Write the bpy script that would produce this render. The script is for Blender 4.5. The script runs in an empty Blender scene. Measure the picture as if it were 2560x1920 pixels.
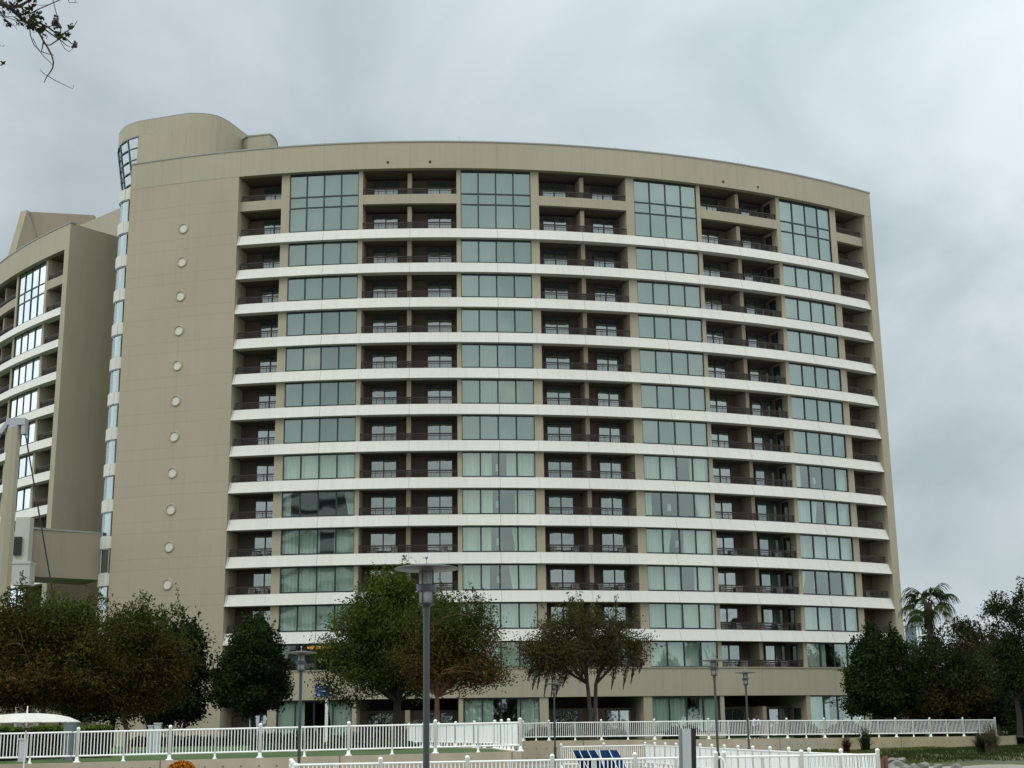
import bpy, bmesh, math, random
import numpy as np
from mathutils import Vector, Matrix
random.seed(7)
S = bpy.context.scene
C = bpy.data.collections.new('place'); S.collection.children.link(C)
PI = math.pi

# ------------------------------------------------------------------ camera
F_PX, EYE = 3500.0, 1.95
PITCH, ROLL = 0.24202, 0.0139
cr, sr, cp, sp = math.cos(ROLL), math.sin(ROLL), math.cos(PITCH), math.sin(PITCH)
def ray(px, py):                       # pixel of the 2560x1920 photograph -> direction
    a, b = px-1280, 960-py
    X = (a*cr+b*sr)/F_PX; Y = (-a*sr+b*cr)/F_PX
    return Vector((X, cp-Y*sp, sp+Y*cp))
def at(px, py, Y):                     # point at distance Y
    d = ray(px, py); p = d*(Y/d.y); p.z += EYE; return p
def on(px, py, z):                     # point on the level z
    d = ray(px, py); p = d*((z-EYE)/d.z); p.z += EYE; return p
MPP = lambda px, Y: px*Y/3600.0        # metres for photo pixels at distance Y
cam = bpy.data.cameras.new('camera'); cam.lens = 36*F_PX/2560; cam.sensor_width = 36
cam.clip_start = 0.1; cam.clip_end = 3000
co = bpy.data.objects.new('camera', cam); C.objects.link(co)
right = Vector((1, 0, 0)); up = Vector((0, -sp, cp)); fwd = Vector((0, cp, sp))
rc = right*cr-up*sr; uc = right*sr+up*cr
co.matrix_world = Matrix(((rc.x, uc.x, -fwd.x, 0), (rc.y, uc.y, -fwd.y, 0), (rc.z, uc.z, -fwd.z, EYE), (0, 0, 0, 1)))
S.camera = co

# ------------------------------------------------------------------ materials
class NT:
    def __init__(s, name):
        s.m = bpy.data.materials.new(name); s.m.use_nodes = True
        s.t = s.m.node_tree; s.t.nodes.clear(); s.out = s.t.nodes.new('ShaderNodeOutputMaterial')
    def n(s, typ, ins=None, **kw):
        nd = s.t.nodes.new('ShaderNode'+typ)
        for k, v in kw.items(): setattr(nd, k, v)
        for k, v in (ins or {}).items():
            if isinstance(v, (bpy.types.NodeSocket,)): s.t.links.new(v, nd.inputs[k])
            else: nd.inputs[k].default_value = v
        return nd
    def math(s, op, a, b=0.0, c=0.0):
        return s.n('Math', {0: a, 1: b, 2: c}, operation=op).outputs[0]
    def mix(s, f, a, b, blend='MIX'):
        nd = s.n('Mix', data_type='RGBA', blend_type=blend)
        for i, v in ((0, f), (6, a), (7, b)):
            if isinstance(v, bpy.types.NodeSocket): s.t.links.new(v, nd.inputs[i])
            else: nd.inputs[i].default_value = v
        return nd.outputs[2]
    def ramp(s, f, stops):
        nd = s.n('ValToRGB', {0: f}); e = nd.color_ramp.elements
        while len(e) < len(stops): e.new(0.5)
        for el, (p, c) in zip(e, stops): el.position = p; el.color = c if len(c) == 4 else (*c, 1)
        return nd.outputs[0]
    def fin(s, sh): s.t.links.new(sh, s.out.inputs[0]); return s.m
def c4(c, k=1): return (c[0]*k, c[1]*k, c[2]*k, 1)

def plain(name, col, rough=0.6, metal=0.0, noise=0.12, scale=3.0, bump=0.0):
    t = NT(name); tc = t.n('TexCoord').outputs['Object']
    nz = t.n('TexNoise', {'Vector': tc, 'Scale': scale, 'Detail': 5.0}).outputs[0]
    colr = t.mix(nz, c4(col, 1-noise), c4(col, 1+noise))
    ins = {'Base Color': colr, 'Roughness': rough, 'Metallic': metal}
    if bump:
        ins['Normal'] = t.n('Bump', {'Height': nz, 'Strength': bump, 'Distance': 0.02}).outputs[0]
    return t.fin(t.n('BsdfPrincipled', ins).outputs[0])

def stucco(name, col, zlines=None, slines=None, streak=0.10, lines_dark=0.80):
    """painted render with fine grain, rain streaks and panel joints (UV = arc length, height, in metres)"""
    t = NT(name); uv = t.n('UVMap').outputs[0]; tc = t.n('TexCoord').outputs['Object']
    big = t.n('TexNoise', {'Vector': tc, 'Scale': 0.16, 'Detail': 4.0}).outputs[0]
    fine = t.n('TexNoise', {'Vector': tc, 'Scale': 9.0, 'Detail': 3.0}).outputs[0]
    mp = t.n('Mapping', {'Vector': uv, 'Scale': (2.2, 0.10, 1)}).outputs[0]
    stk = t.n('TexNoise', {'Vector': mp, 'Scale': 1.0, 'Detail': 6.0, 'Roughness': 0.65}).outputs[0]
    f = t.math('MULTIPLY_ADD', big, 0.20, 0.90)
    f = t.math('MULTIPLY', f, t.math('MULTIPLY_ADD', fine, 0.08, 0.96))
    f = t.math('MULTIPLY', f, t.math('MULTIPLY_ADD', t.math('SMOOTH_MIN', stk, 0.55, 0.1), streak*4, 1-streak*2))
    sx = t.n('SeparateXYZ', {0: uv})
    def line(src, period, off, w):
        fr = t.math('FRACT', t.math('DIVIDE', t.math('SUBTRACT', src, off), period))
        return t.math('LESS_THAN', fr, w/period)
    m = None
    for (src, spec) in ((sx.outputs[1], zlines), (sx.outputs[0], slines)):
        for (period, off, w) in spec or []:
            l = line(src, period, off, w)
            m = l if m is None else t.math('MAXIMUM', m, l)
    if m is not None:
        f = t.math('MULTIPLY', f, t.math('MULTIPLY_ADD', m, lines_dark-1, 1.0))
    vm = t.n('VectorMath', {0: c4(col)[:3], 'Scale': f}, operation='SCALE').outputs[0]
    bm = t.n('Bump', {'Height': fine, 'Strength': 0.25, 'Distance': 0.01}).outputs[0]
    return t.fin(t.n('BsdfPrincipled', {'Base Color': vm, 'Roughness': 0.85, 'Normal': bm}).outputs[0])

def glass(name, tint, refl, wav=0.02, gcol=(0.86, 0.97, 0.95)):
    t = NT(name); tc = t.n('TexCoord').outputs['Object']
    nz = t.n('TexNoise', {'Vector': tc, 'Scale': 0.38, 'Detail': 1.0}).outputs[0]
    bp = t.n('Bump', {'Height': nz, 'Strength': 1.0, 'Distance': wav}).outputs[0]
    tr = t.n('BsdfTransparent', {0: c4(tint)}).outputs[0]
    gl = t.n('BsdfGlossy', {'Color': c4(gcol), 'Roughness': 0.02, 'Normal': bp}).outputs[0]
    fz = t.n('LayerWeight', {'Blend': 0.35}).outputs['Facing']
    fac = t.math('MULTIPLY_ADD', t.math('POWER', fz, 2.0), 0.9-refl, refl)
    return t.fin(t.n('MixShader', {0: fac, 1: tr, 2: gl}).outputs[0])

def darkglass(name, col, refl):
    t = NT(name); tc = t.n('TexCoord').outputs['Object']
    nz = t.n('TexNoise', {'Vector': tc, 'Scale': 0.7, 'Detail': 2.0}).outputs[0]
    bp = t.n('Bump', {'Height': nz, 'Strength': 1.0, 'Distance': 0.02}).outputs[0]
    d = t.n('BsdfDiffuse', {0: c4(col)}).outputs[0]
    g = t.n('BsdfGlossy', {'Color': (0.84, 0.93, 0.91, 1), 'Roughness': 0.02, 'Normal': bp}).outputs[0]
    return t.fin(t.n('MixShader', {0: refl, 1: d, 2: g}).outputs[0])

def fabric(name, col, trans=0.4, fold=9.0):
    t = NT(name); tc = t.n('TexCoord').outputs['UV']
    mp = t.n('Mapping', {'Vector': tc, 'Scale': (fold, 0.15, 1)}).outputs[0]
    nz = t.n('TexNoise', {'Vector': mp, 'Scale': 1.0, 'Detail': 4.0}).outputs[0]
    cc = t.mix(nz, c4(col, 0.72), c4(col, 1.15))
    d = t.n('BsdfDiffuse', {0: cc}).outputs[0]; l = t.n('BsdfTranslucent', {0: cc}).outputs[0]
    return t.fin(t.n('MixShader', {0: trans, 1: d, 2: l}).outputs[0])

def leafmat(name, trans=0.25):
    t = NT(name); a = t.n('Attribute', attribute_name='tone').outputs['Color']
    d = t.n('BsdfDiffuse', {0: a}).outputs[0]; l = t.n('BsdfTranslucent', {0: a}).outputs[0]
    m = t.n('MixShader', {0: trans, 1: d, 2: l}).outputs[0]
    g = t.n('BsdfGlossy', {0: (0.5, 0.55, 0.5, 1), 'Roughness': 0.45}).outputs[0]
    return t.fin(t.n('MixShader', {0: 0.004, 1: m, 2: g}).outputs[0])

def emit(name, col, k):
    t = NT(name); return t.fin(t.n('Emission', {0: c4(col), 1: k}).outputs[0])

TANC = (0.318, 0.285, 0.212)
M = {
 'tan': stucco('tan_stucco', TANC, slines=[(7.12, 0.3, 0.05)]),
 'tanwall': stucco('tan_wall_stucco', (0.318, 0.274, 0.203), zlines=[(2.95, 0.68, 0.05), (2.95, 2.75, 0.05)], slines=[(80.0, -18.88, 0.05)], lines_dark=0.87, streak=0.06),
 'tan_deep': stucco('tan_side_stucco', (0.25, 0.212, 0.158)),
 'white': stucco('white_band_stucco', (0.535, 0.527, 0.485), slines=[(7.12, 0.3, 0.05), (7.12, 3.4, 0.02)], streak=0.09, lines_dark=0.62),
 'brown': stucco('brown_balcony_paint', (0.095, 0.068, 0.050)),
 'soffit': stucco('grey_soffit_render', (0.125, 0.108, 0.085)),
 'frame': plain('dark_green_aluminium', (0.018, 0.030, 0.032), 0.4, 0.3),
 'rail': plain('dark_bronze_metal', (0.018, 0.011, 0.009), 0.5, 0.3),
 'coping': plain('grey_metal_coping', (0.22, 0.215, 0.20), 0.5, 0.2),
 'glass': glass('teal_window_glass', (0.47, 0.575, 0.54), 0.25, gcol=(0.74, 0.86, 0.82)),
 'glass_clear': glass('clear_window_glass', (0.70, 0.80, 0.755), 0.20, wav=0.012, gcol=(0.78, 0.89, 0.85)),
 'glass_sky': glass('blue_bay_glass', (0.40, 0.50, 0.50), 0.34, gcol=(0.82, 0.90, 0.90)),
 'glass_wing': glass('bright_reflective_glass', (0.42, 0.52, 0.53), 0.70, gcol=(0.98, 1, 1)),
 'doorglass': darkglass('balcony_door_glass', (0.030, 0.040, 0.037), 0.27),
 'curtain': fabric('sheer_curtain', (0.82, 0.84, 0.80), 0.15),
 'curtain2': fabric('flat_sheer_panel', (0.43, 0.475, 0.45), 0.2, fold=0.12),
 'room': plain('dim_room_paint', (0.16, 0.16, 0.15), 0.9),
 'white_paint': plain('white_fence_paint', (0.80, 0.82, 0.80), 0.45, noise=0.04, scale=1.2),
 'pole': plain('grey_lamp_metal', (0.050, 0.060, 0.062), 0.38, 0.4, noise=0.10),
 'pole_dark': plain('dark_lamp_metal', (0.03, 0.034, 0.036), 0.4, 0.3),
 'lampglass': None,
 'concrete': None,
 'grass': None,
 'bark': plain('grey_brown_bark', (0.055, 0.045, 0.036), 0.9, noise=0.35, scale=6, bump=0.6),
 'bark_red': plain('cinnamon_bark', (0.13, 0.060, 0.032), 0.8, noise=0.35, scale=4, bump=0.4),
 'bark_dark': plain('dark_bark', (0.022, 0.017, 0.014), 0.9, noise=0.3, scale=6, bump=0.5),
 'leaf': leafmat('leaves'),
 'canvas': fabric('cream_canvas', (0.74, 0.72, 0.66), 0.25, fold=2),
 'blue_sling': fabric('navy_sling_fabric', (0.012, 0.038, 0.115), 0.1, fold=3),
 'pale_blue': fabric('pale_blue_sling', (0.25, 0.42, 0.62), 0.1, fold=3),
 'blue_sign': plain('blue_sign_paint', (0.012, 0.07, 0.30), 0.4),
 'sign_white': plain('white_sign_lettering', (0.75, 0.80, 0.85), 0.5),
 'kiosk': plain('light_grey_panel', (0.36, 0.39, 0.40), 0.45),
 'kiosk_side': plain('mid_grey_panel', (0.17, 0.18, 0.19), 0.5),
 'black': plain('black_panel', (0.008, 0.009, 0.010), 0.35),
 'util': plain('grey_utility_paint', (0.40, 0.43, 0.45), 0.6),
 'util_dark': plain('slate_grey_paint', (0.10, 0.125, 0.14), 0.6),
 'rock': plain('weathered_rock', (0.19, 0.185, 0.165), 0.9, noise=0.5, scale=2.5, bump=0.8),
 'wood': plain('red_brown_timber', (0.14, 0.055, 0.035), 0.85, noise=0.4, scale=5),
 'lampwhite': plain('white_lamp_shade', (0.8, 0.82, 0.78), 0.8),
 'chair': plain('pale_outdoor_chair', (0.42, 0.40, 0.36), 0.7),
 'cap': plain('galvanised_steel', (0.33, 0.35, 0.37), 0.45, 0.3),
 'skin': plain('skin', (0.45, 0.28, 0.20), 0.6), 'shirt': plain('lilac_shirt_cotton', (0.60, 0.57, 0.72), 0.8),
 'trousers': plain('dark_trouser_cotton', (0.03, 0.03, 0.04), 0.9), 'hair': plain('dark_brown_hair', (0.02, 0.014, 0.01), 0.7),
 'tower': plain('pale_blue_cladding', (0.35, 0.38, 0.42), 0.6),
 'frost': plain('frosted_lens', (0.50, 0.49, 0.41), 0.35, noise=0.1),
 'warm': emit('warm_ceiling_light', (1.0, 0.42, 0.08), 1.1),
 'warm_soft': emit('warm_lamp_glow', (1.0, 0.55, 0.22), 9.0),
 'white_far': plain('white_far_band', (0.75, 0.76, 0.75), 0.8),
 'pale': stucco('pale_grey_render', (0.42, 0.41, 0.37)),
 'pot': plain('terracotta_pot', (0.30, 0.13, 0.08), 0.8),
}
t = NT('lamp_diffuser')
M['lampglass'] = t.fin(t.n('MixShader', {0: 0.55, 1: t.n('BsdfTransparent', {0: (0.85, 0.87, 0.9, 1)}).outputs[0],
    2: t.n('BsdfPrincipled', {'Base Color': (0.42, 0.43, 0.44, 1), 'Roughness': 0.25}).outputs[0]}).outputs[0])

def concrete(name, col):
    t = NT(name); uv = t.n('UVMap').outputs[0]; tc = t.n('TexCoord').outputs['Object']
    sx = t.n('SeparateXYZ', {0: uv})
    fu = t.math('SUBTRACT', t.math('FRACT', t.math('DIVIDE', sx.outputs[0], 0.62)), 0.5)
    fv = t.math('SUBTRACT', t.math('FRACT', t.math('DIVIDE', sx.outputs[1], 0.55)), 0.5)
    d2 = t.math('ADD', t.math('POWER', t.math('MULTIPLY', fu, 0.62), 2.0), t.math('POWER', t.math('MULTIPLY', fv, 0.55), 2.0))
    dot = t.math('LESS_THAN', d2, 0.0016)
    jo = t.math('LESS_THAN', t.math('FRACT', t.math('DIVIDE', sx.outputs[0], 6.2)), 0.009)
    nz = t.n('TexNoise', {'Vector': tc, 'Scale': 0.8, 'Detail': 8.0}).outputs[0]
    mp = t.n('Mapping', {'Vector': uv, 'Scale': (1.6, 0.12, 1)}).outputs[0]
    st = t.n('TexNoise', {'Vector': mp, 'Scale': 1.0, 'Detail': 5.0}).outputs[0]
    f = t.math('MULTIPLY', t.math('MULTIPLY_ADD', nz, 0.5, 0.75), t.math('MULTIPLY_ADD', st, 0.35, 0.83))
    f = t.math('MULTIPLY', f, t.math('MULTIPLY_ADD', t.math('MAXIMUM', dot, jo), -0.55, 1.0))
    vm = t.n('VectorMath', {0: col, 'Scale': f}, operation='SCALE').outputs[0]
    bm = t.n('Bump', {'Height': nz, 'Strength': 0.3, 'Distance': 0.02}).outputs[0]
    return t.fin(t.n('BsdfPrincipled', {'Base Color': vm, 'Roughness': 0.9, 'Normal': bm}).outputs[0])
M['concrete'] = concrete('beige_cast_concrete', (0.36, 0.31, 0.235))
M['concrete_old'] = concrete('yellowed_cast_concrete', (0.33, 0.285, 0.18))
def ground(name, a, b, sc, c=None):
    t = NT(name); tc = t.n('TexCoord').outputs['Object']
    n1 = t.n('TexNoise', {'Vector': tc, 'Scale': sc, 'Detail': 8.0, 'Roughness': 0.7}).outputs[0]
    n2 = t.n('TexNoise', {'Vector': tc, 'Scale': sc*14, 'Detail': 4.0}).outputs[0]
    cc = t.ramp(n1, [(0.35, a), (0.62, b)] + ([(0.75, c)] if c else []))
    cc = t.mix(0.55, cc, t.ramp(n2, [(0.3, (0.3,)*3), (0.7, (1.0,)*3)]), 'MULTIPLY')
    bm = t.n('Bump', {'Height': n2, 'Strength': 0.8, 'Distance': 0.04}).outputs[0]
    return t.fin(t.n('BsdfPrincipled', {'Base Color': cc, 'Roughness': 0.95, 'Normal': bm}).outputs[0])
M['grass'] = ground('lawn', (0.028, 0.062, 0.012), (0.065, 0.125, 0.022), 0.5)
M['ground'] = ground('sandy_paving', (0.26, 0.24, 0.20), (0.36, 0.33, 0.28), 0.3)
M['bank'] = ground('bank_grass', (0.035, 0.052, 0.018), (0.10, 0.10, 0.04), 0.35, (0.17, 0.15, 0.10))

# ------------------------------------------------------------------ mesh helpers
def link(o): C.objects.link(o); return o
def tag(o, label=None, cat=None, group=None, kind=None):
    for k, v in (('label', label), ('category', cat), ('group', group), ('kind', kind)):
        if v: o[k] = v
    return o
def empty(name, loc=(0, 0, 0), label=None, cat=None, group=None):
    o = link(bpy.data.objects.new(name, None)); o.location = loc; o.empty_display_size = 0.2
    return tag(o, label, cat, group)
def obj(name, me, parent=None, loc=None):
    o = link(bpy.data.objects.new(name, me))
    if parent: o.parent = parent
    if loc is not None: o.location = loc
    return o
def copy_tree(o, parent=None):
    c = o.copy(); C.objects.link(c); c.parent = parent
    for ch in [x for x in o.children]: copy_tree(ch, c)
    return c
class MB:
    def __init__(s): s.v = []; s.f = []; s.uv = []; s.mi = []
    def face(s, pts, uvs=None, mi=0):
        i = len(s.v); s.v += [tuple(p) for p in pts]; s.f.append(tuple(range(i, i+len(pts))))
        s.uv += list(uvs) if uvs else [(p[0]+p[1]*0.7, p[2]) for p in pts]; s.mi.append(mi)
    def hexa(s, P, U=None, mi=0):       # P = 8 corners: 0-3 bottom ring, 4-7 top ring
        U = U or [(p[0]+p[1]*0.7, p[2]) for p in P]
        for q in ((0, 3, 2, 1), (4, 5, 6, 7), (0, 1, 5, 4), (1, 2, 6, 5), (2, 3, 7, 6), (3, 0, 4, 7)):
            s.face([P[k] for k in q], [U[k] for k in q], mi)
    def box(s, x0, x1, y0, y1, z0, z1, mi=0):
        s.hexa([(x0, y0, z0), (x1, y0, z0), (x1, y1, z0), (x0, y1, z0), (x0, y0, z1), (x1, y0, z1), (x1, y1, z1), (x0, y1, z1)], None, mi)
    def bar(s, a, b, w, h=None, mi=0, upv=(0, 0, 1)):   # bar between two points
        a = Vector(a); b = Vector(b); d = (b-a).normalized(); u = Vector(upv)
        if abs(d.dot(u)) > 0.99: u = Vector((0, 1, 0))
        x = d.cross(u).normalized(); y = x.cross(d).normalized(); h = h or w
        P = []
        for e in (a, b): P += [e-x*w/2-y*h/2, e+x*w/2-y*h/2, e+x*w/2+y*h/2, e-x*w/2+y*h/2]
        s.hexa(P, None, mi)
    def tube(s, pts, rad, n=6, mi=0, cap=True):
        pts = [Vector(p) for p in pts]; rad = rad if isinstance(rad, (list, tuple)) else [rad]*len(pts)
        rings = []; px = None
        for i, p in enumerate(pts):
            d = (pts[min(i+1, len(pts)-1)]-pts[max(i-1, 0)])
            if d.length < 1e-9: d = Vector((0, 0, 1))
            d.normalize()
            u = px if px is not None else (Vector((1, 0, 0)) if abs(d.x) < 0.9 else Vector((0, 1, 0)))
            y = d.cross(u).normalized(); x = y.cross(d).normalized(); px = x
            rings.append([p+(x*math.cos(2*PI*k/n)+y*math.sin(2*PI*k/n))*rad[i] for k in range(n)])
        base = len(s.v)
        for r in rings:
            for k, q in enumerate(r): s.v.append(tuple(q)); 
        for i in range(len(rings)-1):
            for k in range(n):
                k2 = (k+1) % n; a = base+i*n
                s.f.append((a+k, a+k2, a+n+k2, a+n+k)); s.mi.append(mi); s.uv += [(0, 0)]*0
        s.fixuv = True
        if cap:
            s.f.append(tuple(base+k for k in reversed(range(n)))); s.mi.append(mi)
            s.f.append(tuple(base+(len(rings)-1)*n+k for k in range(n))); s.mi.append(mi)
    def lathe(s, c, prof, n=16, mi=0):  # prof: (radius, z)
        s.tube([(c[0], c[1], c[2]+z) for r, z in prof], [max(r, 1e-4) for r, z in prof], n, mi)
    def mesh(s, name, mats, smooth=False):
        me = bpy.data.meshes.new(name); me.from_pydata(s.v, [], s.f)
        for m in (mats if isinstance(mats, list) else [mats]): me.materials.append(m)
        if any(s.mi): me.polygons.foreach_set('material_index', s.mi)
        if not getattr(s, 'fixuv', False):
            uvl = me.uv_layers.new(name='UVMap'); k = 0; data = []
            for f in s.f:
                for _ in f: data += s.uv[k]; k += 1
            uvl.data.foreach_set('uv', data)
        if smooth: me.polygons.foreach_set('use_smooth', [True]*len(s.f))
        me.update(); return me
    def build(s, name, mats, parent=None, loc=None, smooth=False):
        return obj(name, s.mesh(name, mats, smooth), parent, loc)

class Arc:                              # arc-length coordinates along a round facade
    def __init__(s, cx, cy, R): s.cx, s.cy, s.R = cx, cy, R
    def p(s, a, r, z):
        th = a/s.R; return Vector((s.cx+(s.R+r)*math.sin(th), s.cy-(s.R+r)*math.cos(th), z))
    def box(s, mb, a0, a1, r0, r1, z0, z1, mi=0, step=1.5, prof=None):
        """curved box; r0 inner, r1 outer; prof overrides the cross-section with 4 (r,z)"""
        pr = prof or [(r0, z0), (r1, z0), (r1, z1), (r0, z1)]
        n = max(1, int(math.ceil((a1-a0)/step))); k = len(pr)
        for i in range(n):
            s0 = a0+(a1-a0)*i/n; s1 = a0+(a1-a0)*(i+1)/n
            for j in range(k):
                (ra, za), (rb, zb) = pr[j], pr[(j+1) % k]
                hz = abs(zb-za) < 1e-6
                mb.face([s.p(s0, ra, za), s.p(s1, ra, za), s.p(s1, rb, zb), s.p(s0, rb, zb)],
                        [(s0, za if not hz else ra), (s1, za if not hz else ra), (s1, zb if not hz else rb), (s0, zb if not hz else rb)], mi)
        mb.face([s.p(a0, r, z) for r, z in reversed(pr)], [(a0+r*0.3, z) for r, z in reversed(pr)], mi)
        mb.face([s.p(a1, r, z) for r, z in pr], [(a1+r*0.3, z) for r, z in pr], mi)

# ------------------------------------------------------------------ the hotel facade
FH, W1T, BH = 2.95, 41.88, 0.90
DEPTH = -7.0
ORD = ['ground', 'second', 'third', 'fourth', 'fifth', 'sixth', 'seventh', 'eighth', 'ninth', 'tenth', 'eleventh', 'twelfth', 'thirteenth', 'fourteenth', 'fifteenth']

def curtain_mesh(A, spans, r, z0, z1, mat, seed, amp=1.0):
    rnd = random.Random(seed); mb = MB()
    for (a0, a1, sway0, sway1) in spans:
        n = max(3, int((a1-a0)/0.11)); ph = rnd.random()*9
        cols = []
        for i in range(n+1):
            a = a0+(a1-a0)*i/n; rr = r-amp*(0.055*math.sin(a*17+ph)+0.035*math.sin(a*39+ph*2))
            tt = i/n; col = []
            for k in range(5):
                q = k/4; push = (sway0*(1-tt)+sway1*tt)*math.sin(q*PI/2)**2
                col.append((A.p(a+push, rr, z1+(z0-z1)*q), (a, z1+(z0-z1)*q)))
            cols.append(col)
        for i in range(n):
            for k in range(4):
                q = [cols[i][k+1], cols[i+1][k+1], cols[i+1][k], cols[i][k]]
                mb.face([x[0] for x in q], [x[1] for x in q])
    return mb.mesh('curtain', mat)

frame_cache = {}
def window(A, root, a0, a1, z0, z1, style, seed, splits=(), zoff=0.0, glassm=None):
    """frame object with its glass and curtain; style: closed / open / gap / flat"""
    rnd = random.Random(seed)
    key = (id(A), a0, round(z1-z0, 3), len(splits))
    if key not in frame_cache:
        mb = MB(); w = 0.056
        for i in range(5):
            a = a0+(a1-a0)*i/4; lo, hi = max(a0, a-w), min(a1, a+w)
            A.box(mb, lo, hi, -0.20, -0.07, 0, z1-z0)
        g = 0
        ys = [0.0]+[q-z0 for q in splits]+[z1-z0]
        for j, y in enumerate(ys):
            lo, hi = (y, y+0.10) if j == 0 else ((y-0.10, y) if j == len(ys)-1 else (y-0.055, y+0.055))
            for i in range(4):
                b0 = a0+(a1-a0)*i/4+w+1e-4; b1 = a0+(a1-a0)*(i+1)/4-w-1e-4
                A.box(mb, b0, b1, -0.195, -0.075, lo, hi)
        fm = mb.mesh('window', M['frame'])
        pb = MB()
        for i in range(4):
            b0 = a0+(a1-a0)*i/4+w; b1 = a0+(a1-a0)*(i+1)/4-w
            yy = ys
            for j in range(len(yy)-1):
                tl = rnd.uniform(-0.011, 0.011)
                q = [A.p(b0, -0.13+tl, yy[j]+0.06), A.p(b1, -0.13-tl, yy[j]+0.06), A.p(b1, -0.13-tl, yy[j+1]-0.06), A.p(b0, -0.13+tl, yy[j+1]-0.06)]
                pb.face(q)
        frame_cache[key] = (fm, pb)
    fm, pb = frame_cache[key]
    f = obj('window', fm, root, (0, 0, z0))
    gm = glassm or (M['glass'] if style == 'flat' else M['glass_clear'])
    gk = (key, gm.name)
    if gk not in frame_cache: frame_cache[gk] = pb.mesh('glass_pane', gm)
    obj('glass_pane', frame_cache[gk], f)
    W = a1-a0
    if style == 'flat': spans = [(a0+0.05, a1-0.05, 0, 0)]
    elif style == 'closed':
        m = a0+W*rnd.choice([0.25, 0.5, 0.5, 0.75]); spans = [(a0+0.05, m-0.02, 0, 0), (m+0.02, a1-0.05, 0, 0)]
    elif style == 'gap':
        g0 = a0+W*rnd.uniform(0.36, 0.44); g1 = a0+W*rnd.uniform(0.58, 0.72)
        spans = [(a0+0.05, g0, 0, rnd.choice([0, 0, -0.25])), (g1, a1-0.05, rnd.choice([0, 0, 0.25]), 0)]
    elif style == 'gapright':
        spans = [(a0+0.05, a0+W*0.52, 0, 0), (a0+W*0.72, a1-0.05, 0, 0)]
    elif style == 'open':
        spans = [(a0+0.05, a0+W*rnd.uniform(0.10, 0.2), 0, rnd.choice([0, -0.4])), (a0+W*rnd.uniform(0.78, 0.86), a1-0.05, rnd.choice([0, 0.3]), 0)]
    else: spans = []
    if spans:
        cm = curtain_mesh(A, spans, -0.42, 0.02, z1-z0-0.02, M['curtain2'] if style == 'flat' else M['curtain'], seed, 0.12 if style == 'flat' else 1.0)
        obj('curtain', cm, f)
    return f

def railing_mesh(A, a0, a1, r=-0.17):
    mb = MB(); h = 0.62
    A.box(mb, a0, a1, r-0.035, r+0.035, h-0.09, h+0.01, step=2)
    A.box(mb, a0, a1, r-0.025, r+0.025, h-0.215, h-0.165, step=2)
    A.box(mb, a0, a1, r-0.02, r+0.02, 0.02, 0.06, step=2)
    n = int((a1-a0)/0.125)
    for i in range(n+1):
        a = a0+0.02+(a1-a0-0.04)*i/n; big = (i % 10 == 0)
        w = 0.028 if big else 0.014
        top = h-0.055 if big else h-0.19
        p0, p1 = A.p(a, r, -0.25), A.p(a, r, top)
        mb.bar(p0, p1, w*2, w*2)
    return mb.mesh('railing', M['rail'])

def balcony_parts(A, root, kind, a0, a1, rows, leftend, rightend, side_window):
    """rows: list of (z_floor_top_of_band, z_ceiling)"""
    W = a1-a0; RB = -1.95
    H = 2.30
    mb = MB()                            # back wall (and divider) of one balcony
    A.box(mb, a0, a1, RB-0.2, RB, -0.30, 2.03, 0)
    if kind == 'double':
        mid = (a0+a1)/2-0.02
        A.box(mb, mid-0.17, mid+0.17, RB, -0.34, -0.30, 2.03, 1)
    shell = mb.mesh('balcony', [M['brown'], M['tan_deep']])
    doors = [(a0+0.66, a0+2.75), (a0+W-2.45, a0+W-0.40)] if kind == 'double' else ([(a0+1.45, a0+3.35)] if leftend else [(a0+0.35, a0+1.9)])
    dm = []
    for (d0, d1) in doors:
        fb = MB(); gb = MB(); hd = 1.92
        for e in (d0, (d0+d1)/2, d1): A.box(fb, e-0.045, e+0.045, RB+0.004, RB+0.11, -0.28, hd)
        A.box(fb, d0+0.045, (d0+d1)/2-0.045, RB+0.004, RB+0.10, hd-0.10, hd)
        A.box(fb, (d0+d1)/2+0.045, d1-0.045, RB+0.004, RB+0.10, hd-0.10, hd)
        gb.face([A.p(d0, RB+0.05, -0.28), A.p(d1, RB+0.05, -0.28), A.p(d1, RB+0.05, hd-0.05), A.p(d0, RB+0.05, hd-0.05)])
        dm.append((fb.mesh('sliding_door', M['frame']), gb.mesh('door_glass', M['doorglass'])))
    sw = None
    if side_window:
        fb = MB(); e = a1-0.05
        for (q0, q1) in ((-1.7, -1.62), (-0.9, -0.82)):
            fb.hexa([A.p(e, q0, -0.25), A.p(e+0.06, q0, -0.25), A.p(e+0.06, q1, -0.25), A.p(e, q1, -0.25), A.p(e, q0, 1.9), A.p(e+0.06, q0, 1.9), A.p(e+0.06, q1, 1.9), A.p(e, q1, 1.9)])
        fb.hexa([A.p(e+0.01, -1.62, -0.25), A.p(e+0.05, -1.62, -0.25), A.p(e+0.05, -0.9, -0.25), A.p(e+0.01, -0.9, -0.25), A.p(e+0.01, -1.62, 1.88), A.p(e+0.05, -1.62, 1.88), A.p(e+0.05, -0.9, 1.88), A.p(e+0.01, -0.9, 1.88)], mi=1)
        sw = fb.mesh('side_window', [M['frame'], M['doorglass']])
    r0 = a0+(0.16 if leftend else 0.01); r1 = a1-(0.16 if rightend else 0.01)
    rm = railing_mesh(A, r0, r1)
    for (z, hasrail) in rows:
        b = obj('balcony', shell, root, (0, 0, z))
        for fm, gm in dm:
            d = obj('sliding_door', fm, b); g = obj('door_glass', gm, d)
        if sw: obj('side_window', sw, b)
        if hasrail: obj('railing', rm, b)

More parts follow.
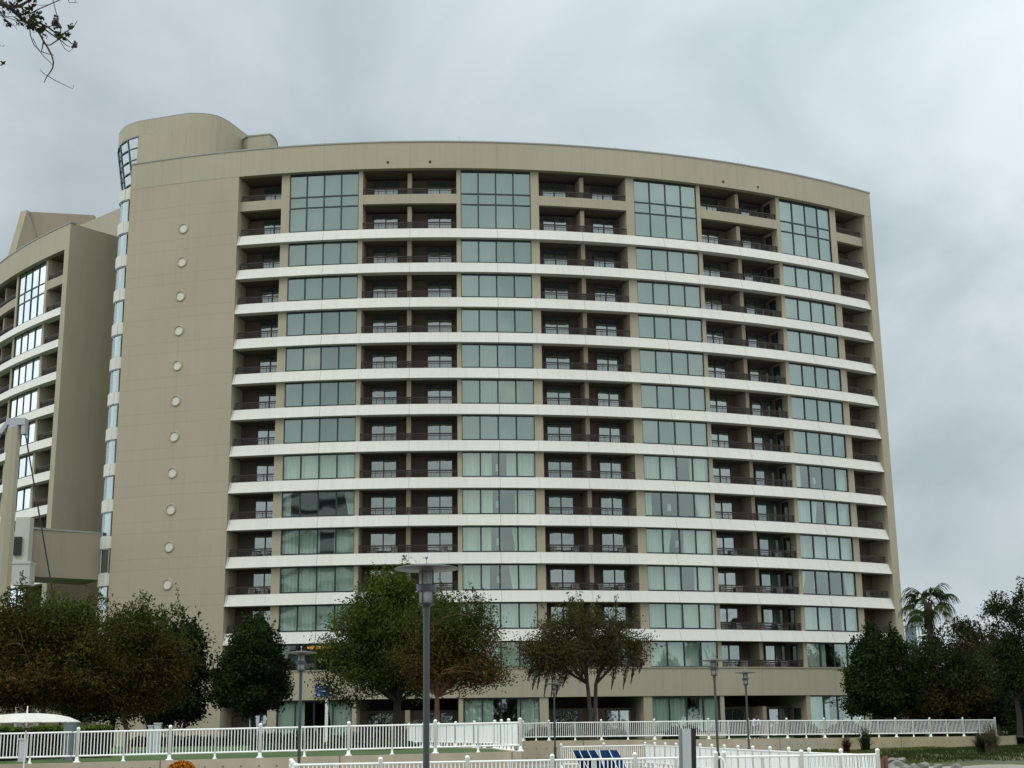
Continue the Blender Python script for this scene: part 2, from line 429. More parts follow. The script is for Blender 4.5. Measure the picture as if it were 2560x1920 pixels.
def cols_to_piers(cols, first, last):
    out = []
    for (k0, a, b), (k1, c, d) in zip(cols, cols[1:]): out.append((b, c))
    return out

def facade(A, root, cols, nband, zshift, amin, amax, styles, seed0, full_ground=True, gm=None):
    """white bands, slabs, piers, windows and balconies of one curved front"""
    w1 = W1T+zshift
    bands = [w1-FH*k for k in range(nband)]
    for zb in bands:
        mb = MB(); A.box(mb, amin, amax, 0, 0, 0, 0, prof=[(-0.40, -BH), (0.40, -BH), (0.02, 0.0), (-0.40, 0.0)])
        mb.build('floor_band', M['white'], root, (0, 0, zb))
    slabs = [(zb-BH, zb-0.30) for zb in bands]
    for (zb0, zb1) in slabs:
        mb = MB(); A.box(mb, amin, amax, DEPTH, -0.405, zb0+0.006, zb1)
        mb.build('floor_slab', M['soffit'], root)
    # the two storeys above the first white band: tan spandrels in the balcony bays
    zt = w1+5.12
    base = bands[-1]-FH
    for i, (b0, b1) in enumerate(cols_to_piers(cols, 0, 0)):
        mb = MB(); A.box(mb, b0, b1, DEPTH, 0.0, 1.12, zt)
        mb.build('pier', M['tan'], root)
    sp = w1+2.95
    for (k, a0, a1) in cols:
        if k != 'window':
            mb = MB(); A.box(mb, a0-0.0, a1, -0.40, -0.02, sp-0.74, sp+0.08)
            A.box(mb, a0, a1, DEPTH, -0.401, sp-0.735, sp-0.30, 1)
            mb.build('spandrel', [M['tan'], M['soffit']], root)
    # base: tan band between the lowest windows and the ground floor
    if full_ground:
        mb = MB(); A.box(mb, amin, amax, -0.35, 0.10, 4.32, base-0.02)
        A.box(mb, amin, amax, -0.36, 0.17, base-0.02, base+0.05, 0)
        A.box(mb, amin, amax, DEPTH, -0.351, 4.33, 4.9, 1)
        A.box(mb, amin, amax, DEPTH, -0.362, base-0.5, base-0.2, 1)
        mb.build('base_band', [M['tan'], M['soffit']], root)
    # room backs and roof
    mb = MB(); A.box(mb, amin, amax, DEPTH-0.3, DEPTH, 1.1, zt, 0); mb.build('inner_wall', M['room'], root)
    ci = 0
    for (k, a0, a1) in cols:
        if k == 'window':
            window(A, root, a0, a1, w1+0.02, zt-0.02, styles(ci, 0), seed0+ci*50, splits=(w1+2.13, w1+3.07), glassm=gm)
            for r in range(1, nband+1):
                z0 = w1-FH*r+0.02; z1 = w1-FH*(r-1)-BH+0.0
                window(A, root, a0, a1, z0, z1-0.005, styles(ci, r), seed0+ci*50+r, glassm=gm)
            if full_ground:
                window(A, root, a0, a1, 1.55, 4.30, styles(ci, 15), seed0+ci*50+40)
                mb = MB(); A.box(mb, a0, a1, -0.3, -0.02, 1.1, 1.545); mb.build('sill_wall', M['tan'], root)
            ci += 1
        else:
            rows = [(w1+2.95, True)]+[(w1-FH*r, True) for r in range(0, nband+1)]
            if full_ground: rows.append((1.45, False))
            balcony_parts(A, root, k, a0, a1, rows, k == 'single_left', k == 'single_right', k == 'double' and a0 > 20)

A1 = Arc(-8.485, 180.775, 72.585)
hotel = empty('hotel_tower', (-8, 109, 1.1), 'tan fifteen-storey hotel with a long convex front of white floor bands and balconies', 'building')
hotel['kind'] = 'thing'
LOC0 = hotel.location.copy()
hotel.location = (0, 0, 0)
WALL0, WALL1, FIN0, FIN1 = -24.1, -14.05, 43.07, 43.96
cols = [('single_left', WALL1, -10.45), ('window', -9.75, -3.94), ('double', -3.6, 4.13), ('window', 4.47, 10.28),
        ('double', 10.96, 18.48), ('window', 19.19, 24.94), ('double', 25.29, 32.95), ('window', 33.32, 39.05), ('single_right', 39.73, FIN0)]
ST = {0: {7: 'gap', 8: 'open', 9: 'gapright', 10: 'closed', 11: 'closed', 12: 'closed', 13: 'open', 15: 'gap'},
      1: {6: 'flat', 7: 'gap', 8: 'gap', 9: 'gap', 10: 'gap', 11: 'closed', 12: 'closed', 15: 'gap'},
      2: {7: 'gapright', 8: 'open', 9: 'gap', 10: 'gapright', 11: 'closed', 12: 'closed', 15: 'gapright'},
      3: {7: 'open', 8: 'gap', 9: 'closed', 10: 'open', 11: 'gapright', 12: 'gap', 15: 'gap'}}
ST[0][6] = 'flat'; ST[0][7] = 'closed'; ST[0][12] = 'open'
ST[0][13] = 'open'; ST[1][13] = 'open'
def sty(c, r):
    if r in ST[c]: return ST[c][r]
    return 'flat' if r < 7 else 'closed'
facade(A1, hotel, cols, 12, 0.0, WALL1, FIN0, sty, 100)

# blank end wall with its round windows, the right fin, the parapet, the roof
mb = MB(); A1.box(mb, WALL0, WALL1, -12.0, 0.40, 0.9, 47.01, step=1.0)
ew = mb.build('end_wall', M['tanwall'], hotel)
for k in range(11):
    z = 42.93-2.955*k; s = -14.885/57.29578*72.585
    cm = A1.p(s, 0.40, z); nrm = (A1.p(s, 1, z)-A1.p(s, 0, z)).normalized(); tx = Vector((nrm.y, -nrm.x, 0))*-1
    mb = MB(); n = 28
    ring = lambda r, d: [cm+nrm*d+(tx*math.cos(2*PI*i/n)+Vector((0, 0, 1))*math.sin(2*PI*i/n))*r for i in range(n)]
    R = [ring(0.335, 0.004), ring(0.36, 0.075), ring(0.44, 0.075), ring(0.47, 0.0)]
    for q0, q1 in zip(R, R[1:]):
        for i in range(n): mb.face([q0[i], q0[(i+1) % n], q1[(i+1) % n], q1[i]])
    rw = mb.build('round_window', M['tanwall'], hotel)
    gb = MB(); gb.face(ring(0.337, 0.006)); gb.build('frosted_glass', M['frost'], rw)
mb = MB(); A1.box(mb, FIN0, FIN1, -12.0, 0.40, 0.9, 47.01); mb.build('end_fin', M['tan'], hotel)
mb = MB(); A1.box(mb, WALL0, FIN1, -0.10, 0.412, 47.02, 49.30, step=1.0); mb.build('parapet', M['tan'], hotel)
mb = MB(); A1.box(mb, WALL0-0.05, FIN1+0.05, -0.16, 0.46, 49.303, 49.42, step=1.0); mb.build('coping', M['coping'], hotel)
mb = MB(); A1.box(mb, WALL0, FIN1, -12.3, -0.405, 47.02, 47.4, 0); A1.box(mb, WALL0, FIN1, -12.4, -12.05, 0.9, 49.0, 1)
A1.box(mb, WALL0, FIN1, -0.404, -0.11, 47.02, 47.3, 0)
mb.build('roof', [M['soffit'], M['tan']], hotel)
for (sd, zz) in ((-1.181, 47.55), (1.55, 47.55), (21.63, 47.5), (24.375, 47.5)):
    s = sd/57.29578*72.585; p = A1.p(s, 0.40, zz); nrm = (A1.p(s, 1, zz)-A1.p(s, 0, zz)).normalized()
    mb = MB(); mb.tube([p-nrm*0.05, p+nrm*0.03], 0.12, 12); mb.build('drain_hole', M['black'], hotel)
# the small slanted hump on the roof to the right
mb = MB(); A1.box(mb, 27.5, 36, -7.5, -3.0, 47.41, 49.6); mb.build('roof_block', M['soffit'], hotel)

for s_ in (-22.5, -6.8, 4.4, 17.6, 29.2, 39.4):
    p = A1.p(s_, 0.15, 49.42); mb = MB(); mb.tube([p, p+Vector((0, 0, 0.55))], [0.03, 0.012], 5); mb.build('lightning_rod', M['cap'], hotel)
# rounded stair bay at the left end of the wall
e = A1.p(WALL0, 0.0, 0); nr = (A1.p(WALL0, 1, 0)-e).normalized(); tg = Vector((nr.y, -nr.x, 0))
if tg.x > 0: tg = -tg
ctr = e-nr*1.63+tg*0.42
def ringpt(r, ang, z):                  # ang 0 = outward normal, grows towards the left end
    q = ctr+(nr*math.cos(ang)+tg*math.sin(ang))*r; return Vector((q.x, q.y, z))
def arcwall(mb, ri, ro, a0, a1, z0, z1, n=14, mi=0, inset=0.0):
    for i in range(n):
        u, v = a0+(a1-a0)*i/n, a0+(a1-a0)*(i+1)/n
        P = [ringpt(ri, u, z0), ringpt(ri, v, z0), ringpt(ro, v, z0), ringpt(ro, u, z0)]
        T = [ringpt(ri, u, z1), ringpt(ri, v, z1), ringpt(ro, v, z1), ringpt(ro, u, z1)]
        for q in ((0, 3, 7, 4), (2, 1, 5, 6), (3, 2, 6, 7), (4, 7, 6, 5), (0, 1, 2, 3)):
            PP = P+T; mb.face([PP[k] for k in q], [(u*ro if k in (0, 3, 4, 7) else v*ro, (P+T)[k].z) for k in q], mi)
ROUT = 1.73
mbs = MB(); arcwall(mbs, 0.05, 1.45, 0.02, PI, 0.9, 1.9); 
for k in range(15):
    zt_ = 47.35-2.985*k
    if zt_ < 7: break
    mb = MB(); arcwall(mb, 0.4, ROUT, -0.25, PI*0.98, zt_-0.98, zt_)
    mb.build('stair_band', M['white'], hotel)
    z0, z1 = zt_-2.985, zt_-0.985
    wf = MB()
    for a_ in (0.0, 0.62, 1.2, 1.8, 2.4): 
        wf.bar(ringpt(ROUT-0.10, a_, z0), ringpt(ROUT-0.10, a_, z1), 0.055, 0.055)
    for z_ in (z0+0.03, z1-0.04):
        for i in range(12):
            wf.bar(ringpt(ROUT-0.10, 0.03+i*0.24, z_), ringpt(ROUT-0.10, 0.03+(i+1)*0.24, z_), 0.07, 0.08)
    wo = wf.build('stair_window', M['util'], hotel)
    g = MB()
    for i in range(12): 
        u, v = 0.03+i*0.24, 0.03+(i+1)*0.24
        g.face([ringpt(ROUT-0.16, u, z0), ringpt(ROUT-0.16, v, z0), ringpt(ROUT-0.16, v, z1), ringpt(ROUT-0.16, u, z1)])
    g.build('glass_pane', M['glass_sky'], wo)
mb = MB(); arcwall(mb, 0.1, 1.0, -0.2, PI*0.98, 0.9, 47.2); mb.build('stair_core', M['room'], hotel)
mb = MB(); mb.hexa([tuple(ringpt(0.9, 0.9, 0.9)), tuple(ringpt(1.5, PI/2, 0.9)), tuple(ringpt(1.5, PI/2, 0.9)-nr*9), tuple(ringpt(0.2, 0.4, 0.9)-nr*9)]+[tuple(Vector(q)+Vector((0, 0, 46.0))) for q in (ringpt(0.9, 0.9, 0.9), ringpt(1.5, PI/2, 0.9), ringpt(1.5, PI/2, 0.9)-nr*9, ringpt(0.2, 0.4, 0.9)-nr*9)])
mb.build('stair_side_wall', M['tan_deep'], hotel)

# penthouse: S-curved wall with a raked corner window
SC = [(-35.0, 118.2), (-34.95, 116.9), (-34.74, 115.8), (-34.5, 115.0), (-34.15, 114.33), (-33.7, 113.65), (-33.17, 113.14), (-32.6, 112.75), (-32.08, 112.46), (-31.3, 112.2),
      (-30.44, 111.92), (-29.6, 111.65), (-28.81, 111.38), (-27.74, 111.07), (-27.2, 110.97), (-26.73, 110.99), (-26.1, 111.08), (-25.59, 111.26), (-25.1, 111.55), (-24.75, 111.99),
      (-24.4, 112.6), (-24.11, 113.32), (-23.66, 114.68), (-23.22, 115.88)]
def ribbon(pts, z0, z1, th, shift0=(0, 0), mi=0, mb=None):
    mb = mb or MB(); cen = Vector((-29, 117.5))
    L = 0; us = [0]
    for a, b in zip(pts, pts[1:]): L += math.dist(a, b); us.append(L)
    inn = []
    for i, p in enumerate(pts):
        a = Vector(pts[max(i-1, 0)]); b = Vector(pts[min(i+1, len(pts)-1)]); d = (b-a).normalized(); n = Vector((-d.y, d.x))
        if (cen-Vector(p)).dot(n) < 0: n = -n
        inn.append((p[0]+n.x*th, p[1]+n.y*th))
    for i in range(len(pts)-1):
        a, b, c, d = pts[i], pts[i+1], inn[i+1], inn[i]
        sx_, sy_ = shift0
        P = [(a[0]+sx_, a[1]+sy_, z0), (b[0]+sx_, b[1]+sy_, z0), (c[0]+sx_, c[1]+sy_, z0), (d[0]+sx_, d[1]+sy_, z0), (a[0], a[1], z1), (b[0], b[1], z1), (c[0], c[1], z1), (d[0], d[1], z1)]
        U = [(us[i], z0), (us[i+1], z0), (us[i+1], z0), (us[i], z0), (us[i], z1), (us[i+1], z1), (us[i+1], z1), (us[i], z1)]
        mb.hexa(P, U, mi)
    return mb
PZ = 53.62
ribbon(SC[8:], 47.41, 52.30, 0.3).build('penthouse_wall', M['tan'], hotel)
ribbon(SC, 52.303, PZ, 0.35).build('penthouse_parapet', M['tan'], hotel)
ribbon([(-34.98, 118.5), (-33.5, 124.0), (-23.2, 120.5), (-23.3, 116.3)], 47.41, 53.3, 0.25).build('penthouse_rear_wall', M['tan'], hotel)
cp_ = [(x-0.0, y) for x, y in SC]; ribbon(cp_, PZ+0.003, PZ+0.10, 0.5).build('penthouse_coping', M['coping'], hotel)
SH = (0.55, 0.75)
gp = SC[:9]
fr = MB()
zl, zh = 47.45, 52.30
def slant(i, q): p = gp[i]; return Vector((p[0]+SH[0]*(1-q), p[1]+SH[1]*(1-q), zl+(zh-zl)*q))
for i in (0, 2, 4, 6, 8): fr.bar(slant(i, 0), slant(i, 1), 0.09, 0.09)
for q in (0.01, 0.2, 0.4, 0.6, 0.8, 0.985):
    for i in range(8): fr.bar(slant(i, q), slant(i+1, q), 0.08, 0.08)
pw = fr.build('raked_window', M['util_dark'], hotel)
g = MB()
for i in (0, 2, 4, 6):
    for q in range(5):
        q0, q1 = q/5, (q+1)/5
        P = [slant(i, q0), slant(i+2, q0), slant(i+2, q1), slant(i, q1)]
        nn = (Vector((-29, 117.5, P[0].z))-P[0]).normalized()*0.03
        g.face([p+nn for p in P])
g.build('glass_pane', M['glass_sky'], pw)
mb = MB(); ribbon([SC[i] for i in range(0, 9)], 47.41, 52.3, 0.1, mb=mb)
mb2 = MB()
poly = [(x, y) for x, y in SC]+[(-23.2, 120.5), (-33.5, 124)]
mb2.face([(x, y, 52.9) for x, y in poly]); mb2.build('penthouse_roof', M['soffit'], hotel)
mb2 = MB(); mb2.box(-34.0, -24, 119.5, 123, 47.41, 53.3); mb2.build('penthouse_core', M['tan'], hotel)
EN = [(-24.2, 115.9), (-22.93, 114.36), (-20.94, 113.93), (-20.72, 114.6), (-20.62, 115.2), (-20.62, 115.9), (-20.75, 117), (-21.2, 118.5), (-24.5, 119.4)]
for nm_, z0_, z1_, m_, g_ in (('roof_enclosure', 47.41, 52.9, 'tan', 0.0), ('enclosure_coping', 52.903, 53.03, 'coping', 0.05)):
    cx_e, cy_e = -22.4, 116.4; pts_ = [(x+(g_ if x > cx_e else -g_), y+(g_ if y > cy_e else -g_)) for x, y in EN]; mb = MB(); L = 0
    for i in range(len(pts_)):
        p, q = pts_[i], pts_[(i+1) % len(pts_)]; d_e = math.dist(p, q)
        mb.face([(p[0], p[1], z0_), (q[0], q[1], z0_), (q[0], q[1], z1_), (p[0], p[1], z1_)], [(L, z0_), (L+d_e, z0_), (L+d_e, z1_), (L, z1_)]); L += d_e
    mb.face([(x, y, z1_) for x, y in pts_]); mb.face([(x, y, z0_) for x, y in reversed(pts_)]); mb.build(nm_, M[m_], hotel)
pv = at(355*1.1573, 263*1.1573, 112.02); mb = MB(); mb.tube([pv+Vector((0, 0.2, 0)), pv+Vector((-0.02, -0.15, 0))], 0.11, 12); mb.build('drain_hole', M['black'], hotel)

# ------------------------------------------------------------------ second wing to the left
RR = 72.585; thc = math.radians(-40.7)
A2 = Arc(-38.9-RR*math.sin(thc), 118+RR*math.cos(thc), RR)
sc_ = thc*RR
wing = empty('hotel_wing', (0, 0, 0), 'lower tan hotel wing behind the curved tower, with white bands and bright windows', 'building')
colsL = [('window', sc_-24.7, sc_-18.95), ('double', sc_-18.3, sc_-10.75), ('window', sc_-10.35, sc_-4.6), ('single_right', sc_-4.2, sc_-0.75)]
facade(A2, wing, colsL, 11, -2.95, sc_-24.7, sc_-0.75, lambda c, r: 'flat' if r < 5 else 'gap', 900, full_ground=False, gm=M['glass_wing'])
zt2 = 47.01-2.95
mb = MB(); A2.box(mb, sc_-0.75, sc_, -14.0, 0.40, 0.9, zt2); mb.build('end_wall', M['tan'], wing)
mb = MB(); A2.box(mb, sc_-30, sc_, -0.10, 0.40, zt2+0.003, 46.35, step=1.0); mb.build('parapet', M['tan'], wing)
mb = MB(); A2.box(mb, sc_-0.3, sc_+0.001, -14.0, -0.101, zt2+0.003, 46.35, step=1.0); mb.build('side_parapet', M['tan'], wing)
mb = MB(); A2.box(mb, sc_-30, sc_+0.04, -0.16, 0.45, 46.353, 46.46, step=1.0); mb.build('coping', M['coping'], wing)
mb = MB(); A2.box(mb, sc_-30, sc_-0.76, -14.0, -0.405, zt2+0.01, zt2+0.4, 0); A2.box(mb, sc_-30, sc_-24.8, -14, 0.3, 0.9, zt2-0.01, 1)
A2.box(mb, sc_-30, sc_-0.76, -14.3, -14.01, 0.9, 46.0, 1); mb.build('roof', [M['soffit'], M['tan']], wing)
# roof screen: sloping fin and the wall behind it
mb = MB()
q = [at(8+0*1, 0, 1)]*0
fa, fb_, fc, fd = at(52, 529, 131), at(68, 525, 130.5), at(39, 628, 130.5), at(18, 645, 131)
bk = Vector((0.6, 2.4, 0))
mb.hexa([fd, fc, fc+bk, fd+bk, fa, fb_, fb_+bk, fa+bk]); mb.build('roof_fin', M['tan'], wing)
ga = fb_+bk*0.2; gb_ = at(236, 538, 132); mb = MB()
dn = Vector((0, 0, -7))
mb.hexa([ga+dn, gb_+dn, gb_+dn+Vector((0, .5, 0)), ga+dn+Vector((0, .5, 0)), ga, gb_, gb_+Vector((0, .5, 0)), ga+Vector((0, .5, 0))])
mb.build('roof_screen', M['tan_deep'], wing)
mb = MB()
ha = at(90, 585, 131.0)
mb.face([fb_+Vector((0.02, 0, 0)), fc+Vector((0.02, 0, 0)), fc+Vector((2.2, .6, -1.5)), ha+Vector((0, .0, 0))])
mb.build('screen_brace', M['tan_deep'], wing)
# link wall between wing and tower
la, lb = Vector((-43.5, 128.0, 0)), Vector((-35.6, 121.2, 0))
mb = MB(); off = Vector((0.7, 0.75, 0))*2.5
mb.hexa([la+Vector((0, 0, 1)), lb+Vector((0, 0, 1)), lb+off+Vector((0, 0, 1)), la+off+Vector((0, 0, 1)), la+Vector((0, 0, 49.2)), lb+Vector((0, 0, 49.2)), lb+off+Vector((0, 0, 49.2)), la+off+Vector((0, 0, 49.2))])
mb.build('link_wall', M['tan'], wing)

# ------------------------------------------------------------------ footbridge and pylon
br = empty('covered_footbridge', (0, 0, 0), 'tan box-like covered footbridge between the wing and the tower, above the trees', 'bridge')
b0, b1 = on(76, 1317.7, 17.95), on(262, 1331, 17.95); b0.z = b1.z = 0
b0 = b0+(b0-b1)*0.05
dv = (b1-b0).normalized(); nb = Vector((-dv.y, dv.x, 0))*4.5
Z = lambda p, z: Vector((p.x, p.y, z))
mb = MB(); mb.hexa([Z(b0, 14.1), Z(b1, 14.1), Z(b1+nb, 14.1), Z(b0+nb, 14.1), Z(b0, 17.8), Z(b1, 17.8), Z(b1+nb, 17.8), Z(b0+nb, 17.8)],
   [(0, 14.1), (7, 14.1), (7, 14.1), (0, 14.1), (0, 17.8), (7, 17.8), (7, 17.8), (0, 17.8)])
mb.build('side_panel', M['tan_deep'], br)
mb = MB(); o_ = -nb*0.02; mb.hexa([Z(b0+o_, 17.803), Z(b1, 17.803), Z(b1+nb, 17.803), Z(b0+nb, 17.803), Z(b0+o_, 17.95), Z(b1, 17.95), Z(b1+nb, 17.95), Z(b0+nb, 17.95)]); mb.build('coping', M['coping'], br)
wp0, wp1 = at(31, 1410, 108), at(72, 1462, 108)
mb = MB(); mb.box(wp0.x, wp1.x, 108, 109.2, wp1.z, wp0.z); mb.box(wp0.x-0.05, wp1.x+0.03, 107.95, 109.25, wp0.z+0.003, wp0.z+0.2)
q0, q1 = at(40, 1293, 108.2), at(68, 1408, 108.2); mb.box(q0.x, q1.x, 108.2, 109.1, q1.z, q0.z)
mb.build('pale_panel', M['pale'], br)
wb = MB(); q0, q1 = at(36, 1342, 108), at(51, 1387, 108); wb.box(q0.x, q1.x, 107.98, 108.19, q1.z, q0.z); wb.build('opening', M['black'], br)

py = empty('bridge_pylon', (0, 0, 0), 'tall tan octagonal pylon with a grey steel cap and stay cables', 'pylon')
PD = 98.0
pt = at(36, 1070, PD); pb_ = at(12, 1640, PD)
mb = MB(); r = MPP(36, PD)/2
zt3 = pt.z; mb.tube([(pt.x, PD, 0.5), (pt.x, PD, zt3-8), (pt.x, PD, zt3)], [r*1.25, r*1.08, r], 8)
mb.build('column', M['tan'], py)
mb = MB(); mb.tube([(pt.x, PD, zt3+0.003), (pt.x, PD, zt3+0.15)], r*0.9, 12); mb.box(pt.x-r*1.05, pt.x+r*1.75, PD-0.35, PD+0.35, zt3+0.16, zt3+0.66)
mb.box(pt.x+r*1.2, pt.x+r*1.8, PD-0.3, PD+0.3, zt3-0.5, zt3+0.156); mb.bar((pt.x-r*0.9, PD, zt3+0.4), (pt.x-r*2.0, PD, zt3-0.35), 0.32, 0.3)
mb.build('steel_cap', M['cap'], py)
for (a, b) in ((Vector((pt.x+r*1.6, PD, zt3-0.3)), at(135, 1500, 101)), (Vector((pt.x-r*1.8, PD, zt3-0.3)), at(-40, 1200, 96))):
    d = (b-a); mb = MB(); mb.tube([a, a+d*1.6 if b.z > 14 and b.x > -40 else b], 0.055, 6); mb.build('stay_cable', M['pole_dark'], py)

# ------------------------------------------------------------------ ground, terrace and walls
def sheet(name, x0, x1, y0, y1, z, mat, n=1):
    mb = MB()
    for i in range(n):
        for j in range(n):
            X = lambda k: x0+(x1-x0)*k/n; Y = lambda k: y0+(y1-y0)*k/n
            mb.face([(X(i), Y(j), z), (X(i+1), Y(j), z), (X(i+1), Y(j+1), z), (X(i), Y(j+1), z)])
    o = mb.build(name, mat); o['kind'] = 'structure'; return o
sheet('ground', -900, 900, -300, 1600, -0.004, M['ground'])
TZ = 1.14
A_, B_ = Vector((-15.2, 49.9, 1.05)), Vector((0.15, 52.5, 1.18))
dirAB = (B_-A_).normalized()
L0 = A_-dirAB*22
hv = lambda px, Y, z: Vector((at(px, 1840, Y).x, Y, z))
back = [B_, Vector((-0.75, 62.0, 1.18)), Vector((-5.6, 77.5, 1.18)), Vector((-5.2, 87.5, 1.28)), hv(1371, 85.5, 1.29), hv(1775, 83.5, 1.26), hv(2530, 94.3, 1.12)]
front = [L0]+back
inner = [back[-1]+Vector((5, 12, 0)), Vector((60, 160, TZ)), Vector((60, 900, TZ)), Vector((-500, 900, TZ)), Vector((-500, 60, TZ)), Vector((-120, 20, TZ))]
mid_ = [Vector((38, 112, TZ)), Vector((10, 104, TZ)), Vector((-8, 100, TZ)), Vector((-40, 80, TZ))]
from mathutils.geometry import tessellate_polygon
mb = MB(); polyp = [Vector((p.x, p.y, p.z-0.03)) for p in front+inner]
for tri in tessellate_polygon([polyp]): mb.face([polyp[i] for i in tri])
o = mb.build('terrace_lawn', M['grass']); o['kind'] = 'structure'

def retaining(name, pts, label, mat, th=0.3, z0=-0.5, z1=TZ, u0=0.0):
    mb = MB(); u = u0
    for i in range(len(pts)-1):
        a, b = pts[i], pts[i+1]; d = (b-a).normalized(); n = Vector((-d.y, d.x, 0))*th; L = (b-a).length
        P = [Z(a, z0), Z(b, z0), Z(b+n, z0), Z(a+n, z0), a, b, b+n, a+n]
        U = [(u, z0), (u+L, z0), (u+L, z0), (u, z0), (u, a.z), (u+L, b.z), (u+L, b.z), (u, a.z)]
        mb.hexa(P, U); u += L
    o = mb.build(name, mat); tag(o, label, 'wall'); return o
retaining('retaining_wall', [L0, B_, back[1], back[2]], 'low beige concrete wall under the white fence on the left side of the pool terrace', M['concrete'])
sp_ = at(2083, 1842, 88); sp_ = back[5]+(back[6]-back[5])*((sp_.x-back[5].x)/(back[6].x-back[5].x))
retaining('retaining_wall', [back[3], back[4], back[5], sp_], 'beige concrete wall with form-tie dots behind the pool loungers', M['concrete'], u0=3)
retaining('retaining_wall', [sp_+(back[6]-sp_).normalized()*0.004, back[6], back[6]+Vector((4, 8, 0))], 'yellowed stained concrete wall above the rocky grass bank', M['concrete_old'], u0=1)

# ------------------------------------------------------------------ white fences
post_cache = {}
def post_mesh(r, h, foot):
    k = (r, h, foot)
    if k not in post_cache:
        mb = MB(); mb.lathe((0, 0, 0), [(r, 0.0), (r, h-r), (r*1.12, h-r*0.9), (r*1.0, h-r*0.3), (r*0.6, h+r*0.1), (0.005, h+r*0.25)], 10)
        if foot: mb.lathe((0, 0, 0), [(r*2.2, 0), (r*2.2, 0.02), (r*1.15, 0.05), (r*1.02, 0.16), (r, 0.18)], 10)
        post_cache[k] = mb.mesh('post', M['white_paint'], True)
    return post_cache[k]
def fence(pts, bay, z, label, h=1.15, spacing=0.111, mid=True, name='picket_fence', foot=True, ends=(True, True), skip=None, group=None):
    pts = [Vector((p.x, p.y, p.z if z is None else z)) for p in pts]
    root = empty(name, tuple(pts[0]), label, 'fence', group)
    O = root.location.copy()
    for i in range(len(pts)-1):
        a, b = pts[i]-O, pts[i+1]-O; L = (b-a).length; n = max(1, round(L/bay)); d = (b-a)/n
        for j in range(n):
            p, q = a+d*j, a+d*(j+1)
            if j > 0 or i > 0 or ends[0]: obj('post', post_mesh(0.062, h+0.13, foot), root, p)
            if mid: obj('mid_post', post_mesh(0.035, h-0.02, foot), root, (p+q)/2)
            mb = MB(); u = d.normalized()
            for zz, w in ((h-0.03, 0.055), (0.22, 0.055)):
                mb.tube([p+Vector((0, 0, zz)), q+Vector((0, 0, zz))], w*0.62, 6)
            m_ = int(d.length/spacing)
            for k in range(1, m_):
                c = p+d*(k/m_)
                if (c-p).length < 0.07 or (c-q).length < 0.07: continue
                mb.tube([c+Vector((0, 0, 0.22)), c+Vector((0, 0, h-0.04))], 0.0165, 4, cap=False)
            mb.build('picket_panel', M['white_paint'], root)
        if i == len(pts)-2 and ends[1]: obj('post', post_mesh(0.062, h+0.13, foot), root, b)
    return root
in_ = Vector((-0.3, 0.35, 0))*0.35
nA = Vector((-dirAB.y, dirAB.x, 0))*0.15
fence([A_-dirAB*15.6+nA, A_+nA, B_+nA], 3.1, None, 'white picket fence on the low wall nearest the flower bush, left of the pool', h=1.05)
fence([B_+nA+Vector((-0.12, 0.3, 0)), back[1]+Vector((-0.2, 0, 0)), back[2]+Vector((-0.2, 0, 0))], 3.2, None, 'white picket fence running away from the wall corner behind the left fence', ends=(False, True), name='picket_fence', h=1.05)
def offs(pts, d):
    out = []
    for i, p in enumerate(pts):
        a = pts[max(i-1, 0)]; b = pts[min(i+1, len(pts)-1)]; t_ = (b-a).normalized(); out.append(p+Vector((-t_.y, t_.x, 0))*d)
    return out
rf = offs([Vector((0.3, 86.4, 1.28)), back[4], back[5], back[6]-Vector((0.9, 0, 0))], 0.16)
fence(rf, 3.05, None, 'long white picket fence on the far terrace wall in front of the ground-floor windows', spacing=0.114, h=1.05)
# pool deck fences
PZ0 = 0.0
def gp_(px, Y): q_ = at(px, 1830, Y); q_.z = 0; return q_
fl = gp_(730, 39.3); gl_ = gp_(1786, 41.85); gr_ = gp_(1807, 41.9); cc_ = gp_(2190, 42.5)
fence([fl, gl_], 2.46, PZ0, 'white picket fence in front of the blue loungers with a rounded end at the gate', h=1.13, name='picket_fence')
fence([gr_, cc_], 2.3, PZ0, 'white picket fence panel right of the gate, ending in a tall corner post', h=1.13)
fence([gp_(1402, 73), gp_(1612, 75), gp_(1749, 64), gp_(1880, 54.5), gp_(2020, 47.8), cc_+Vector((0, 0.15, 0))], 2.45, PZ0, 'white picket fence behind the blue loungers that bends towards the corner post', h=1.10, ends=(True, False))
fence([fl+Vector((0.0, -0.2, 0)), gp_(742, 33.5)], 2.4, PZ0, 'short white picket fence coming forward beside the grey lamp post', h=1.13, ends=(False, True))
# rounded gate ends
for base, sgn, lab in ((gl_, 1, 'curved white rail end on the pool fence just left of the gate gap'), (gr_, -1, 'curved white rail end on the pool fence just right of the gate gap')):
    c0 = base+Vector((sgn*0.0, 0, 0)); mb = MB(); pts_ = []
    for k in range(9):
        a_ = PI/2*k/8; pts_.append(Vector((sgn*(0.06+0.20*math.sin(a_)), 0, 1.10-0.2*(1-math.cos(a_)))))
    pts_.append(Vector((sgn*0.26, 0, 0.3))); pts_.append(Vector((sgn*0.06, 0, 0.22))); mb.tube(pts_, 0.03, 8)
    o = mb.build('rail_return', M['white_paint'], None, c0, True); tag(o, lab, 'rail')

